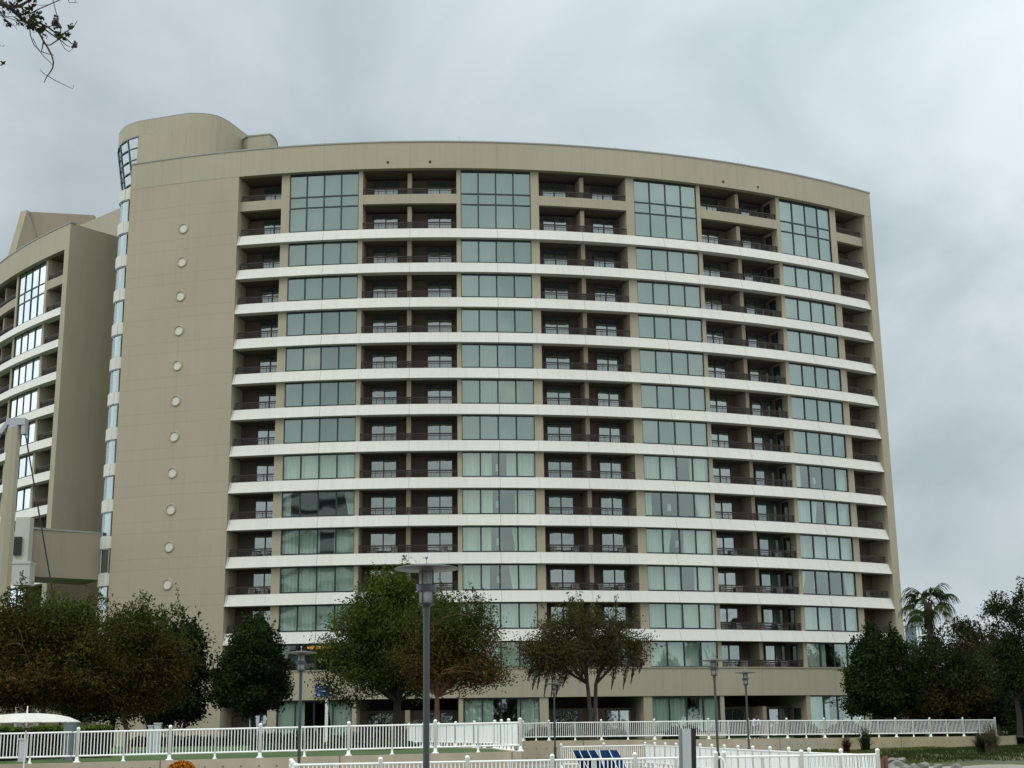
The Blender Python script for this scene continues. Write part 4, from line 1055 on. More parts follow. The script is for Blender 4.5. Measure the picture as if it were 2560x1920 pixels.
g_ = obj('bank_grass', leaves(P, 0.05, cg, rng, asp=4.5, droop=-2.5, name='bank_grass')); tag(g_, 'short green and yellowish grass on the bank below the yellowed wall', 'grass', kind='stuff')
def rock(px, py_, Y_, s, seed, lab):
    rnd = random.Random(seed); bm = bmesh.new(); bmesh.ops.create_icosphere(bm, subdivisions=3, radius=1)
    k_ = [Vector((rnd.gauss(0, 1), rnd.gauss(0, 1), rnd.gauss(0, 1))).normalized() for _ in range(9)]; h_ = [rnd.uniform(0.55, 0.9) for _ in k_]
    for v in bm.verts:
        d = v.co.normalized(); m = 1.0
        for kk, hh in zip(k_, h_):
            c = d.dot(kk)
            if c > 0.05: m = min(m, hh/c)
        v.co = Vector((d.x*m*s*1.25, d.y*m*s, d.z*m*s*0.75))
    me = bpy.data.meshes.new('rock'); bm.to_mesh(me); bm.free(); me.materials.append(M['rock'])
    p = at(px, py_, Y_); o = obj('rock', me, None, (p.x, Y_, p.z)); o.rotation_euler.z = rnd.uniform(0, 3); tag(o, lab, 'rock', 'rocks on the grass bank')
rk = [(2228, 1902, 58, 0.20), (2240, 1912, 57, 0.24), (2250, 1900, 59, 0.20), (2222, 1920, 56, 0.26), (2262, 1918, 57, 0.22), (2236, 1924, 55, 0.24), (2208, 1912, 57, 0.18), (2285, 1916, 60, 0.18), (2310, 1914, 62, 0.22), (2345, 1917, 60, 0.20), (2392, 1919, 58, 0.25)]
wrd = ['pale flat rock at the top of the pile', 'largest angular rock in the pile', 'pointed pale rock on the far side of the pile', 'rock at the foot of the timber edging', 'rounded rock right of the pile', 'lowest rock of the pile cut by the picture edge', 'small rock touching the timber post', 'small rock half sunk in the grass', 'weathered rock alone on the bank', 'second lone rock further along the bank', 'flat slab at the far end of the rock line']
for i, (a_, b_, Y_, s_) in enumerate(rk): rock(a_, b_, Y_, s_, 200+i, wrd[i])
# timber edging beside the corner post
mb = MB(); p = at(2206, 1905, 50)
for k in range(3):
    mb.tube([(p.x-0.18+0.17*k, 50+0.1*k, -0.6), (p.x-0.18+0.17*k, 50+0.1*k, p.z+0.10*(k-1)+0.1)], 0.085, 10)
tag(mb.build('timber_piles', M['wood']), 'short red-brown timber piles beside the fence corner post', 'timber')
def tuft(px, Y_, zb_, r_, h_, lab, col, n, seed, w=0.02):
    rnd = random.Random(seed); Vs = []; cs_ = []
    p = at(px, 1850, Y_)
    for k in range(n):
        az = rnd.uniform(0, 6.28); sp_a = rnd.uniform(0.1, 1.0)**0.8; L_ = h_*rnd.uniform(0.7, 1.2); b = Vector((rnd.gauss(0, .12)*r_, rnd.gauss(0, .12)*r_, 0))
        d = Vector((math.cos(az), math.sin(az), 0)); wd = Vector((-d.y, d.x, 0))
        pts_ = [b+d*(r_*sp_a*q_*q_*1.2)+Vector((0, 0, L_*(q_*1.35-0.75*q_*q_*sp_a))) for q_ in (0, .25, .5, .75, 1)]
        for i in range(4):
            w0, w1_ = w*(1-i/5), w*(1-(i+1)/5); Vs.append([tuple(pts_[i]-wd*w0), tuple(pts_[i]+wd*w0), tuple(pts_[i+1]+wd*w1_), tuple(pts_[i+1]-wd*w1_)])
            f_ = rnd.uniform(0.6, 1.4); cs_.append([c*f_ for c in col])
    o = obj('ornamental_grass', tone_mesh('ornamental_grass', np.array(Vs), None, np.array(cs_), M['leaf']), None, (p.x, Y_, zb_)); tag(o, lab, 'plant')
tuft(2478, 80, 0.35, 0.85, 1.2, 'big tan ornamental grass clump against the yellowed wall', (0.13, 0.12, 0.07), 700, 1)
tuft(2450, 80.5, 0.35, 0.6, 0.9, 'darker green ornamental grass beside the tan clump', (0.03, 0.045, 0.02), 420, 2)
tuft(2163, 84, 0.3, 0.8, 1.3, 'spiky dark green plant at the join of the two far walls', (0.03, 0.045, 0.018), 160, 3, 0.035)
tuft(2115, 83, 0.3, 0.5, 0.9, 'dry reddish plant in front of the far wall', (0.06, 0.025, 0.018), 160, 4, 0.03)

# orange flowers in a pot
fp = at(455, 1905, 30); fz_ = fp.z-0.22
fo = empty('potted_flowers', (fp.x, 30, 0), 'round bush of orange and yellow flowers in a pot in front of the left wall', 'flowers')
mb = MB(); mb.lathe((0, 0, 0), [(0.20, 0.0), (0.26, fz_*0.75), (0.29, fz_*0.95), (0.29, fz_), (0.25, fz_)], 20); mb.build('pot', M['pot'], fo)
rng = np.random.RandomState(2); n = 2600; d = rng.normal(size=(n, 3)); d /= np.linalg.norm(d, axis=1)[:, None]; d[:, 2] = np.abs(d[:, 2]); P = d*rng.uniform(0.9, 1.0, n)[:, None]*np.array([0.30, 0.30, 0.26])+np.array([0, 0, fz_-0.02])
cf = np.where(rng.uniform(size=(n, 1)) < 0.65, np.array([[0.50, 0.20, 0.02]]), np.array([[0.11, 0.03, 0.01]]))*rng.uniform(0.7, 1.3, n)[:, None]
obj('blossoms', leaves(P, 0.05, cf, rng, asp=1.1), fo)

# ------------------------------------------------------------------ umbrella
uc_ = at(68, 1783, 41.5); ur = empty('patio_umbrella', (uc_.x, 41.5, 0), 'cream patio umbrella on a thin white pole in front of the left fence', 'umbrella')
zr, zt_u, RU = 2.31, 2.60, 1.50
mb = MB(); n = 8; rings = []
for rr_, zz in ((0.02, zt_u), (0.35, zt_u-0.008), (0.75, zt_u-0.045), (1.1, zt_u-0.12), (1.4, zr+0.03)):
    ring_ = []
    for i in range(n*6):
        a = 2*PI*i/(n*6)+0.2; f_ = (i % 6)/6; sag = math.sin(f_*PI); rad = rr_*(1-0.075*sag) if rr_ > 0.3 else rr_
        ring_.append(Vector((rad*math.cos(a)*1.07, rad*math.sin(a)*1.07, zz-0.0*sag)))
    rings.append(ring_)
for a_, b_ in zip(rings, rings[1:]):
    for i in range(n*6): j = (i+1) % (n*6); mb.face([a_[i], b_[i], b_[j], a_[j]], [(i*.1, 0), (i*.1, 1), (j*.1, 1), (j*.1, 0)])
cn = mb.build('canopy', M['canvas'], ur)
mb = MB(); mb.tube([(0, 0, 0), (0, 0, zt_u+0.09)], [0.028, 0.022], 10); mb.build('pole', M['white_paint'], ur)
mb = MB(); mb.tube([(0, 0, zt_u+0.093), (0, 0, zt_u+0.20)], 0.016, 8); mb.build('finial', M['white_paint'], ur)
for i in range(n):
    a = 2*PI*i/n+0.2; mb = MB(); mb.tube([(0.03*math.cos(a), 0.03*math.sin(a), zr-0.13), (0.72*math.cos(a), 0.72*math.sin(a), zt_u-0.10)], 0.012, 5)
    mb.tube([(0.04*math.cos(a), 0.04*math.sin(a), zt_u-0.03), (0.72*math.cos(a), 0.72*math.sin(a), zt_u-0.09), (1.49*math.cos(a), 1.49*math.sin(a), zr+0.01)], 0.010, 5); mb.build('rib', M['cap'], ur)
mb = MB(); mb.lathe((0, 0, zr-0.2), [(0.035, 0), (0.06, 0.02), (0.06, 0.08), (0.035, 0.1)], 12); mb.build('hub', M['bark'], ur)
mb = MB(); mb.lathe((0, 0, 0), [(0.3, 0.0), (0.3, 0.06), (0.06, 0.09), (0.05, 0.3)], 20); mb.build('base', M['util_dark'], ur)

# ------------------------------------------------------------------ loungers
def lounger(fab, up_=True):
    root = empty('pool_lounger', (0, 0, 0)); th = math.radians(62 if up_ else 8)
    mb = MB()
    def quadslab(a, b, w, t_):
        d = (b-a).normalized(); nrm_ = Vector((0, 1, 0)).cross(d).normalized()*t_
        y = Vector((0, w/2, 0)); mb.hexa([a-y, b-y, b+y, a+y, a-y+nrm_, b-y+nrm_, b+y+nrm_, a+y+nrm_])
    hinge = Vector((0, 0, 0.38)); tp = hinge+Vector((-math.cos(th), 0, math.sin(th)))*0.86
    m1 = hinge.lerp(tp, 0.5)+Vector((0.035, 0, 0.02))
    quadslab(hinge, m1, 0.60, -0.02); quadslab(m1, tp, 0.60, -0.02); quadslab(tp, tp+Vector((-0.10, 0, -0.02)), 0.60, -0.02); mb.build('backrest', fab, root)
    mb = MB(); quadslab(hinge+Vector((0.01, 0, 0)), hinge+Vector((0.5, 0, -0.03)), 0.60, -0.02); quadslab(hinge+Vector((0.5, 0, -0.03)), hinge+Vector((1.22, 0, 0.0)), 0.60, -0.02); mb.build('seat', fab, root)
    mb = MB()
    for s_ in (-1, 1):
        y = Vector((0, s_*0.32, 0)); mb.tube([hinge+y+Vector((-0.45, 0, -0.02)), hinge+y+Vector((1.26, 0, -0.02))], 0.017, 6); mb.tube([hinge+y, tp+y], 0.016, 6)
    mb.build('frame', M['white_paint'], root)
    for s_ in (-1, 1):
        for x_ in (-0.38, 1.1):
            mb = MB(); mb.tube([(x_, s_*0.32, 0.36), (x_+(0.05 if x_ > 0 else -0.05), s_*0.34, 0.0)], 0.018, 6); mb.build('leg', M['white_paint'], root)
    return root
lp = lounger(M['blue_sling'])
lsp = [(1432, 0.0), (1449, 0.06), (1470, 0.10), (1497, -0.5), (1524, 0.05)]
labs = ['first navy lounger of the upright row, next to the slim lamp post', 'second navy lounger of the upright row', 'middle navy lounger of the upright row', 'fourth navy lounger, turned so that its back looks broadest', 'last navy lounger of the upright row, beside the low pale blue one']
for i, (x_, rot) in enumerate(lsp):
    o = lp if i == 0 else copy_tree(lp); Y_ = 56.0-i*0.25; p = at(x_+6, 1880, Y_); o.location = (p.x+0.4, Y_, 0); o.rotation_euler.z = -0.62+rot
    tag(o, labs[i], 'lounger', 'navy loungers inside the pool fence')
l2 = lounger(M['pale_blue'], False); p = at(1560, 1900, 50); l2.location = (p.x+0.5, 50, 0); l2.rotation_euler.z = 0.1; tag(l2, 'flat pale blue lounger right of the upright navy row', 'lounger')

# ------------------------------------------------------------------ pillar, sign, utility boxes
kp0, kp1 = at(1690, 1822, 22), at(1731, 1822, 22); w = kp1.x-kp0.x
kio = empty('information_pillar', ((kp0.x+kp1.x)/2, 22, 0), 'slim grey and black free-standing pillar in front of the pool fence', 'pillar')
mb = MB(); mb.box(-w*0.5, -w*0.333, 0.0, 0.12, 0, 1.93); mb.build('side_panel', M['kiosk_side'], kio)
mb = MB(); mb.box(-w*0.33, w*0.20, -0.02, 0.12, 0, 1.93); mb.build('front_panel', M['kiosk'], kio)
mb = MB(); mb.box(w*0.203, w*0.5, -0.01, 0.12, 0, 1.935); mb.build('black_panel', M['black'], kio)
kio.rotation_euler = (0, math.radians(1.5), 0)
sp0 = at(817, 1751, 86); sg = empty('direction_sign', (sp0.x, 86, TZ), 'white sign post with blue arrow boards beside the green tree', 'sign')
mb = MB(); mb.box(-0.09, 0.09, -0.05, 0.05, 0, sp0.z-TZ); mb.build('post', M['white_paint'], sg)
for k in range(3):
    zc = at(800, 1719+k*9.3, 86).z-TZ; mb = MB(); x0_ = -0.75; xe = 0.12; hh = 0.105
    pts_ = [(x0_, zc), (x0_+0.12, zc+hh), (xe, zc+hh), (xe+0.1, zc), (xe, zc-hh), (x0_+0.12, zc-hh)]
    f0 = [Vector((x, -0.10, z)) for x, z in pts_]; f1 = [Vector((x, -0.06, z)) for x, z in pts_]
    mb.face(f0); mb.face(list(reversed(f1)))
    for i in range(6): j = (i+1) % 6; mb.face([f0[i], f1[i], f1[j], f0[j]])
    bd = mb.build('arrow_board', M['blue_sign'], sg)
    tb_ = MB(); x_ = x0_+0.2; rnd = random.Random(k)
    while x_ < 0.0:
        wl_ = rnd.uniform(0.03, 0.07); tb_.box(x_, x_+wl_, -0.106, -0.101, zc-0.03, zc+0.03); x_ += wl_+0.02
    tb_.build('lettering', M['sign_white'], bd)
mb = MB(); mb.box(-0.03, 0.03, -0.058, 0.04, sp0.z-TZ+0.003, at(800, 1710, 86).z-TZ); mb.build('mast', M['white_paint'], sg)
def cabinet(x0p, x1p, ytp, Y_, lab, mat, name='utility_cabinet'):
    a, b = at(x0p, ytp, Y_), at(x1p, ytp, Y_); r_ = empty(name, ((a.x+b.x)/2, Y_, TZ-0.02), lab, 'cabinet'); w = b.x-a.x; h = a.z-TZ
    mb = MB(); mb.box(-w/2, w/2, 0, w*0.8, 0, h); mb.build('body', M[mat], r_)
    mb = MB(); mb.box(-w/2-0.03, w/2+0.03, -0.03, w*0.8+0.03, h+0.003, h+0.05); mb.build('lid', M[mat], r_)
    mb = MB(); mb.box(-w/2+0.04, w/2-0.04, -0.012, -0.003, 0.08, h-0.08); mb.build('door', M[mat], r_)
cabinet(160, 187, 1802, 50, 'tall slate-grey cabinet behind the first large fence post, under the umbrella edge', 'util_dark')
cabinet(48, 64, 1848, 49, 'short grey cabinet beside the umbrella pole', 'util')
cabinet(386, 401, 1809, 60, 'pale grey cabinet in front of the dark tree trunk', 'util')
cabinet(371, 382, 1815, 61, 'smaller pale grey cabinet left of the taller pale one', 'util')

# ------------------------------------------------------------------ person behind the far fence
pp = at(1889, 1800, 86.5); per = empty('person', (pp.x, 86.5, 1.20), 'person in a lilac shirt with dark hair leaning forward behind the far picket fence', 'person')
me = bpy.data.meshes.new('body'); 
J = [(0, 0.10, 0.80), (0, 0.02, 0.93), (0, -0.10, 1.06), (0, -0.22, 1.13), (0, -0.30, 1.15), (0, -0.36, 1.20), (0, -0.40, 1.27),
     (-0.17, -0.18, 1.12), (-0.24, -0.28, 0.88), (-0.20, -0.46, 0.76), (0.17, -0.18, 1.12), (0.24, -0.28, 0.88), (0.20, -0.46, 0.76),
     (-0.10, 0.10, 0.76), (-0.11, 0.0, 0.42), (-0.11, 0.06, 0.08), (-0.11, -0.07, 0.03), (0.10, 0.10, 0.76), (0.11, 0.0, 0.42), (0.11, 0.06, 0.08), (0.11, -0.07, 0.03)]
Ed = [(0, 1), (1, 2), (2, 3), (3, 4), (4, 5), (5, 6), (3, 7), (7, 8), (8, 9), (3, 10), (10, 11), (11, 12), (0, 13), (13, 14), (14, 15), (15, 16), (0, 17), (17, 18), (18, 19), (19, 20)]
Rd = [.15, .145, .165, .12, .055, .085, .085, .065, .045, .035, .065, .045, .035, .095, .065, .045, .04, .095, .065, .045, .04]
me.from_pydata(J, Ed, []); me.materials.append(M['shirt']); bo = obj('body', me, per)
md = bo.modifiers.new('skin', 'SKIN'); ss = bo.modifiers.new('sub', 'SUBSURF'); ss.levels = ss.render_levels = 1
for v, r_ in zip(me.skin_vertices[0].data, Rd): v.radius = (r_, r_*0.8)
me.skin_vertices[0].data[0].use_root = True
mb = MB(); mb.lathe((0, -0.38, 1.14), [(0.06, 0.0), (0.098, 0.06), (0.11, 0.13), (0.09, 0.20), (0.02, 0.235)], 14); mb.build('hair', M['hair'], per, smooth=True)
mb = MB()
for s_ in (-1, 1): mb.lathe((s_*0.11, 0.05, 0.05), [(0.065, 0), (0.09, 0.40), (0.12, 0.68), (0.12, 0.80)], 10)
mb.build('trousers', M['trousers'], per, smooth=True)

# ------------------------------------------------------------------ things inside windows and on balconies
def lamp_in(s, r, z, lab):
    p = A1.p(s, r, z); root = empty('floor_lamp', p, lab, 'lamp', 'floor lamps seen through the hotel windows')
    mb = MB(); mb.tube([(0, 0, 0), (0, 0, 0.9)], 0.02, 6); mb.tube([(0, 0, 0), (0, 0, 0.02)], 0.14, 10); mb.build('stand', M['cap'], root)
    mb = MB(); mb.lathe((0, 0, 0), [(0.17, 0.9), (0.15, 1.45)], 16); mb.build('lamp_shade', M['lampwhite'], root)
lampdef = [(1, 7, 7.35), (1, 8, 7.3), (1, 9, 7.35), (1, 10, 7.35), (2, 8, 21.6), (2, 9, 22.2), (3, 7, 35.9), (3, 8, 35.4), (3, 10, 35.3), (3, 12, 35.3), (0, 12, -6.6), (0, 13, -5.9), (1, 15, 7.2), (3, 15, 36.5), (0, 15, -6.9), (1, 13, 7.3)]
colw = ['first', 'second', 'third', 'fourth']
for (c, r, s) in lampdef:
    z = (W1T-FH*r+0.02) if r < 14 else 1.3
    st_ = 'ground' if r == 15 else ORD[14-r if r <= 13 else 1]
    lamp_in(s, -0.9, z-0.28, 'white lamp behind the glass of the %s window column, %s storey up' % (colw[c], st_) if r < 14 else 'white lamp behind the ground-floor glass of the %s window column' % colw[c])
for (s0, s1, lab) in ((-7.6, -5.0, 'glowing amber ceiling light behind the second-storey window over the far lamp post'), (7.4, 9.6, 'glowing amber ceiling light behind the second-storey window between the brown trees')):
    z1 = W1T-FH*12-0.05
    mb = MB(); A1.box(mb, s0, s1, -1.9, -0.6, 8.52-0.30, 8.52-0.17, 0); o = mb.build('ceiling_light', M['warm']); tag(o, lab, 'light')
for (s0, s1, r_, lab) in ((-8.3, -6.9, 4, 'faint warm ceiling light glowing behind the first window column, tenth storey'), (8.0, 9.2, 5, 'faint warm ceiling light glowing behind the second window column, ninth storey')):
    z_ = W1T-FH*r_; mb = MB(); A1.box(mb, s0, s1, -0.95, -0.62, z_+0.95, z_+1.05, 0); o = mb.build('ceiling_light', M['warm_soft']); tag(o, lab, 'light')
chm = MB()
chm.box(-0.27, 0.27, -0.25, 0.27, 0.33, 0.38)
for k in range(6): x_ = -0.27+k*0.098; chm.hexa([(x_, 0.25, 0.38), (x_+0.06, 0.25, 0.38), (x_+0.06, 0.28, 0.38), (x_, 0.28, 0.38), (x_, 0.38, 0.92), (x_+0.06, 0.38, 0.92), (x_+0.06, 0.41, 0.92), (x_, 0.41, 0.92)])
chm.box(-0.29, 0.29, 0.37, 0.415, 0.921, 0.97)
for sx_ in (-1, 1):
    for yy in (-0.22, 0.24): chm.box(sx_*0.26-0.02, sx_*0.26+0.02, yy-0.02, yy+0.02, 0, 0.329)
    chm.box(sx_*0.30-0.03, sx_*0.30+0.03, -0.25, 0.30, 0.56, 0.59)
cme = chm.mesh('balcony_chair', M['chair'])
bcol = [(0, -12.2, 'first'), (1, 0, 'second'), (2, 14.7, 'third'), (3, 29.1, 'fourth'), (4, 41.4, 'last')]
def chair(s, z, rot, lab):
    p = A1.p(s, -1.25, z); o = obj('balcony_chair', cme, None, p); th = s/A1.R; o.rotation_euler.z = th+rot; tag(o, lab, 'chair', 'pale chairs on the hotel balconies')
for r in range(9, 13):
    z = W1T-FH*r-0.292; stn = ORD[14-r]
    for (ci, s, w_) in bcol:
        if ci == 4 and r not in (10,): continue
        if ci in (1, 2, 3):
            for (ds, ww) in ((-2.7, 'first'), (-1.1, 'second'), (1.2, 'third'), (2.9, 'fourth')):
                if r == 9 and ww in ('third',): continue
                chair(s+ds, z, random.uniform(-0.5, 0.5), '%s chair on the %s storey balcony of the %s balcony column' % (ww, stn, w_))
        else:
            for (ds, ww) in ((-0.4, 'first'), (0.7, 'second')):
                chair(s+ds, z, random.uniform(-0.5, 0.5), '%s chair on the %s storey balcony of the %s balcony column' % (ww, stn, w_))

# ------------------------------------------------------------------ overhanging branch, top left
TY = 6.5
lt = empty('overhanging_tree', (-4.6, 6.3, 0), 'bare-twigged tree with dark berries reaching over the top left corner', 'tree')
OT = Vector(lt.location)
def bp(x, y, dy=0.0):
    k = 240/2212; return at(x*k, y*k, TY+dy)-OT
mb = MB(); st_ = bp(-1600, -2200, 0.2)
mb.tube([(0, 0, -0.1), (0.1, 0, 2.0), (0.15, 0, 4.0), (0.35, 0.05, 5.6), (0.8, 0.1, 6.6)], [0.20, 0.17, 0.14, 0.10, 0.07], 10); mb.build('trunk', M['bark_dark'], lt)
tw = MB()
def poly(pts_, r0, r1, dy=0.0):
    P_ = [bp(x, y, dy+0.03*math.sin(i*1.3+x)) for i, (x, y) in enumerate(pts_)]; n_ = len(P_)
    tw.tube(P_, [r0+(r1-r0)*i/(n_-1) for i in range(n_)], 5)
s0_ = 0.0012
poly([(-4800, -3300), (-2600, -1500), (-900, -500), (0, 60), (250, 190), (480, 410), (680, 570), (880, 720)], 0.020, 0.005)
poly([(-700, -380), (0, 90), (260, 180), (520, 110), (680, 0), (900, -180)], 0.014, 0.004, 0.05)
poly([(680, 560), (870, 700), (1000, 940), (1100, 1100), (1190, 1270), (1230, 1430), (1215, 1560), (1170, 1640), (1130, 1700), (1093, 1746), (1050, 1820), (1014, 1899)], 0.0055, 0.0022)
poly([(1093, 1746), (1010, 1700), (950, 1640), (930, 1600)], 0.002, 0.001)
poly([(1093, 1746), (1230, 1830), (1382, 1908), (1560, 1995), (1677, 2046), (1695, 1960)], 0.002, 0.0012)
poly([(700, 400), (880, 520), (1100, 620), (1230, 720), (1380, 840), (1540, 900), (1640, 1000), (1720, 1030)], 0.006, 0.002)
poly([(640, 540), (900, 600), (1050, 690), (1200, 800), (1360, 900), (1440, 960), (1530, 1050), (1620, 1080)], 0.005, 0.0015, 0.04)
poly([(1360, 900), (1150, 1040), (1060, 1030), (990, 1000)], 0.0035, 0.003)
poly([(1000, 940), (980, 1080), (950, 1190), (1100, 1240), (1240, 1270)], 0.0035, 0.0015)
poly([(1390, 940), (1480, 1110), (1590, 1195), (1680, 1120)], 0.002, 0.001)
poly([(680, 600), (700, 820), (780, 1030), (900, 1160), (1000, 1290), (1170, 1450), (1220, 1520)], 0.003, 0.0012)
poly([(760, 880), (830, 1040), (930, 1190)], 0.002, 0.001)
poly([(690, 320), (870, 220), (1080, 130), (1330, 20), (1500, -60)], 0.0035, 0.0025, 0.06)
poly([(1210, -60), (1260, 170), (1320, 380), (1340, 480)], 0.0025, 0.0018, 0.02)
poly([(1400, 830), (1480, 760), (1600, 680), (1700, 610), (1780, 480)], 0.004, 0.0015)
poly([(1390, 860), (1400, 700), (1380, 560), (1250, 400)], 0.003, 0.002)
poly([(0, 250), (150, 400), (330, 450), (450, 510), (600, 570)], 0.0025, 0.0012, -0.05)
poly([(0, 340), (120, 440), (250, 530), (330, 590), (390, 680)], 0.002, 0.001, -0.06)
poly([(90, 330), (100, 500), (80, 590)], 0.0015, 0.001); poly([(0, 350), (200, 380), (400, 380), (480, 410)], 0.002, 0.001)
poly([(820, -50), (820, 100), (960, 130), (1150, 100)], 0.002, 0.001); poly([(1540, -60), (1600, 60), (1730, 60), (1800, 70)], 0.002, 0.001); poly([(1720, 60), (1760, -60)], 0.0015, 0.001)
poly([(-120, 1010), (0, 1050), (80, 1070), (95, 1030)], 0.002, 0.001); poly([(-120, 1480), (40, 1510), (60, 1450), (110, 1430)], 0.002, 0.0015)
poly([(1200, 590), (1060, 640), (980, 700), (990, 950)], 0.003, 0.002); poly([(-300, 60), (-50, 230), (60, 360), (130, 420)], 0.006, 0.002)
poly([(-4800, -3300), (-2500, -900), (-900, 300), (-120, 1010)], 0.02, 0.002, -0.1); poly([(-900, 300), (-400, 1000), (-120, 1480)], 0.006, 0.002, -0.1)
rnd = random.Random(77)
for k in range(90):
    x = rnd.uniform(-150, 900); y = x*0.75+rnd.uniform(-260, 120)
    a = rnd.uniform(0, 6.28); L_ = rnd.uniform(60, 220); poly([(x, y), (x+L_*.5*math.cos(a), y+L_*.5*math.sin(a)+15), (x+L_*math.cos(a+.4), y+L_*math.sin(a+.4))], 0.0018, 0.0007, rnd.uniform(-.1, .1))
tw.build('branch', M['bark_dark'], lt)
rng = np.random.RandomState(6); cs = []; 
for (x, y, sx_, n) in [(720, 120, 70, 16), (830, 330, 60, 14), (930, 430, 50, 9), (600, 330, 160, 36), (740, 560, 80, 18), (1010, 640, 60, 12), (1320, 800, 50, 12), (1550, 790, 30, 5), (1290, 530, 55, 8), (1460, 880, 30, 4), (480, 500, 60, 8), (260, 590, 30, 5), (640, 610, 20, 3), (1640, 620, 40, 8), (300, 30, 260, 40), (200, 520, 60, 6), (60, 1440, 20, 3), (1040, 830, 25, 4), (900, 700, 40, 10)]:
    for _ in range(n):
        p = bp(x+rng.normal()*sx_, y+rng.normal()*sx_*0.9, rng.normal()*0.04); cs.append(tuple(p))
P = np.array(cs); rr = rng.uniform(size=(len(P), 1)); colb = np.where(rr < 0.55, np.array([[0.030, 0.042, 0.014]]), np.where(rr < 0.85, np.array([[0.012, 0.018, 0.010]]), np.array([[0.045, 0.018, 0.012]])))
obj('leaves', leaves(P, 0.019, colb, rng, asp=1.7), lt)
bb = MB()
for (x, y, s_, n) in [(1280, 440, 50, 14), (1290, 560, 70, 16), (1380, 600, 30, 6), (1720, 1030, 45, 12), (940, 290, 20, 3), (1330, 800, 60, 9), (200, 130, 90, 8), (460, 330, 30, 4), (60, 60, 60, 8), (880, 700, 30, 4)]:
    for _ in range(n):
        c = bp(x+rng.normal()*s_*0.7, y+rng.normal()*s_*0.7, rng.normal()*0.02); r_ = 0.0075
        bb.lathe(tuple(c-Vector((0, 0, r_))), [(0.001, 0), (r_*.7, r_*.3), (r_, r_), (r_*.7, r_*1.7), (0.001, 2*r_)], 7)
bb.build('berries', M['black'], lt, smooth=True)

# ------------------------------------------------------------------ light and sky
SUN_EL, SUN_AZ = math.radians(55), math.radians(215)      # azimuth clockwise from +Y: behind the viewer, slightly left
W = bpy.data.worlds.new('World'); S.world = W; W.use_nodes = True; nt = W.node_tree; nt.nodes.clear()
N = lambda typ, **kw: (lambda n_: ([setattr(n_, k, v) for k, v in kw.items()], n_)[1])(nt.nodes.new('ShaderNode'+typ))
Lk = nt.links.new
sky = N('TexSky', sky_type='NISHITA', sun_disc=False, sun_elevation=SUN_EL, sun_rotation=SUN_AZ, air_density=1.5, dust_density=3.0)
tc = N('TexCoord'); sep = N('SeparateXYZ'); Lk(tc.outputs['Generated'], sep.inputs[0])
def wm(op, a, b=0.0, c=0.0):
    n_ = N('Math', operation=op)
    for i, v in enumerate((a, b, c)):
        if isinstance(v, bpy.types.NodeSocket): Lk(v, n_.inputs[i])
        else: n_.inputs[i].default_value = v
    return n_.outputs[0]
zc = wm('MAXIMUM', sep.outputs[2], 0.0)
# plane-projected cloud layer: direction / (z + c)
den = wm('ADD', zc, 0.55)
cx_ = wm('DIVIDE', sep.outputs[0], den); cy_ = wm('DIVIDE', sep.outputs[1], den)
cmb = N('CombineXYZ'); Lk(cx_, cmb.inputs[0]); Lk(cy_, cmb.inputs[1])
n1 = N('TexNoise'); n1.inputs['Scale'].default_value = 3.6; n1.inputs['Detail'].default_value = 7; n1.inputs['Roughness'].default_value = 0.52; n1.inputs['Distortion'].default_value = 0.5; Lk(cmb.outputs[0], n1.inputs['Vector'])
n2 = N('TexNoise'); n2.inputs['Scale'].default_value = 1.4; n2.inputs['Detail'].default_value = 3; Lk(cmb.outputs[0], n2.inputs['Vector'])
nn = wm('ADD', wm('MULTIPLY', n1.outputs[0], 0.66), wm('MULTIPLY', n2.outputs[0], 0.34))
rp = N('ValToRGB'); Lk(nn, rp.inputs[0]); e = rp.color_ramp.elements
e[0].position = 0.40; e[0].color = (4.45, 5.3, 5.65, 1); e[1].position = 0.60; e[1].color = (6.75, 7.5, 7.85, 1)
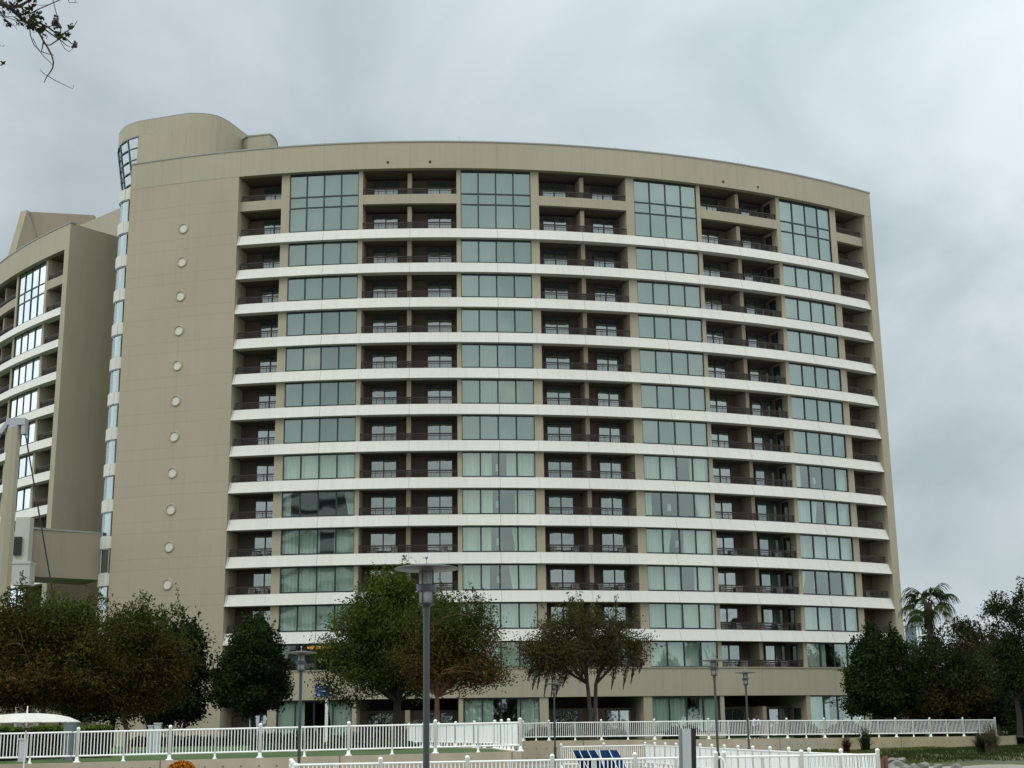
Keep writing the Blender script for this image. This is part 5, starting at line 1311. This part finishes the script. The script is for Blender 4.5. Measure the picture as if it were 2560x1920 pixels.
# cloud layer is brighter overhead and towards the hidden sun
brt = wm('MULTIPLY_ADD', wm('POWER', zc, 1.5), 1.6, 1.0)
toS = wm('MULTIPLY_ADD', sep.outputs[1], -0.35, 1.02)
side = wm('ADD', wm('MULTIPLY', sep.outputs[0], 0.40), wm('MULTIPLY', wm('MAXIMUM', wm('SUBTRACT', -0.30, sep.outputs[0]), 0.0), 1.9))
brt = wm('MULTIPLY', brt, wm('ADD', side, wm('MAXIMUM', toS, 0.7)))
hz = wm('MULTIPLY_ADD', wm('POWER', wm('SUBTRACT', 1.0, zc), 14.0), 0.45, 1.0)
brt = wm('MULTIPLY', wm('MULTIPLY', brt, hz), 1.04)
warm = N('Mix', data_type='RGBA', blend_type='MULTIPLY'); Lk(wm('MINIMUM', wm('ADD', wm('MULTIPLY', wm('MAXIMUM', wm('SUBTRACT', zc, 0.5), 0.0), 2.5), wm('MAXIMUM', wm('MULTIPLY', sep.outputs[1], -1.0), 0.0)), 1.0), warm.inputs[0])
Lk(rp.outputs[0], warm.inputs[6]); warm.inputs[7].default_value = (1.05, 1.0, 0.94, 1)
sc1 = N('VectorMath', operation='SCALE'); Lk(warm.outputs[2], sc1.inputs[0]); Lk(brt, sc1.inputs['Scale'])
mx = N('Mix', data_type='RGBA'); mx.inputs[0].default_value = 0.93; Lk(sky.outputs[0], mx.inputs[6]); Lk(sc1.outputs[0], mx.inputs[7])
bg = N('Background'); bg.inputs[1].default_value = 0.10; Lk(mx.outputs[2], bg.inputs[0])
wo_ = N('OutputWorld'); Lk(bg.outputs[0], wo_.inputs[0])
sun = bpy.data.lights.new('sun', 'SUN'); sun.energy = 0.9; sun.angle = math.radians(25); sun.color = (1.0, 0.96, 0.90)
so = link(bpy.data.objects.new('sun', sun))
sd = Vector((math.sin(SUN_AZ)*math.cos(SUN_EL), math.cos(SUN_AZ)*math.cos(SUN_EL), math.sin(SUN_EL)))
so.rotation_euler = sd.to_track_quat('Z', 'Y').to_euler(); so.location = sd*200

S.view_settings.view_transform = 'Standard'; S.view_settings.look = 'None'; S.view_settings.exposure = 0.0; S.view_settings.gamma = 1.0
S.cycles.max_bounces = 6; S.cycles.transparent_max_bounces = 12; S.cycles.use_denoising = True
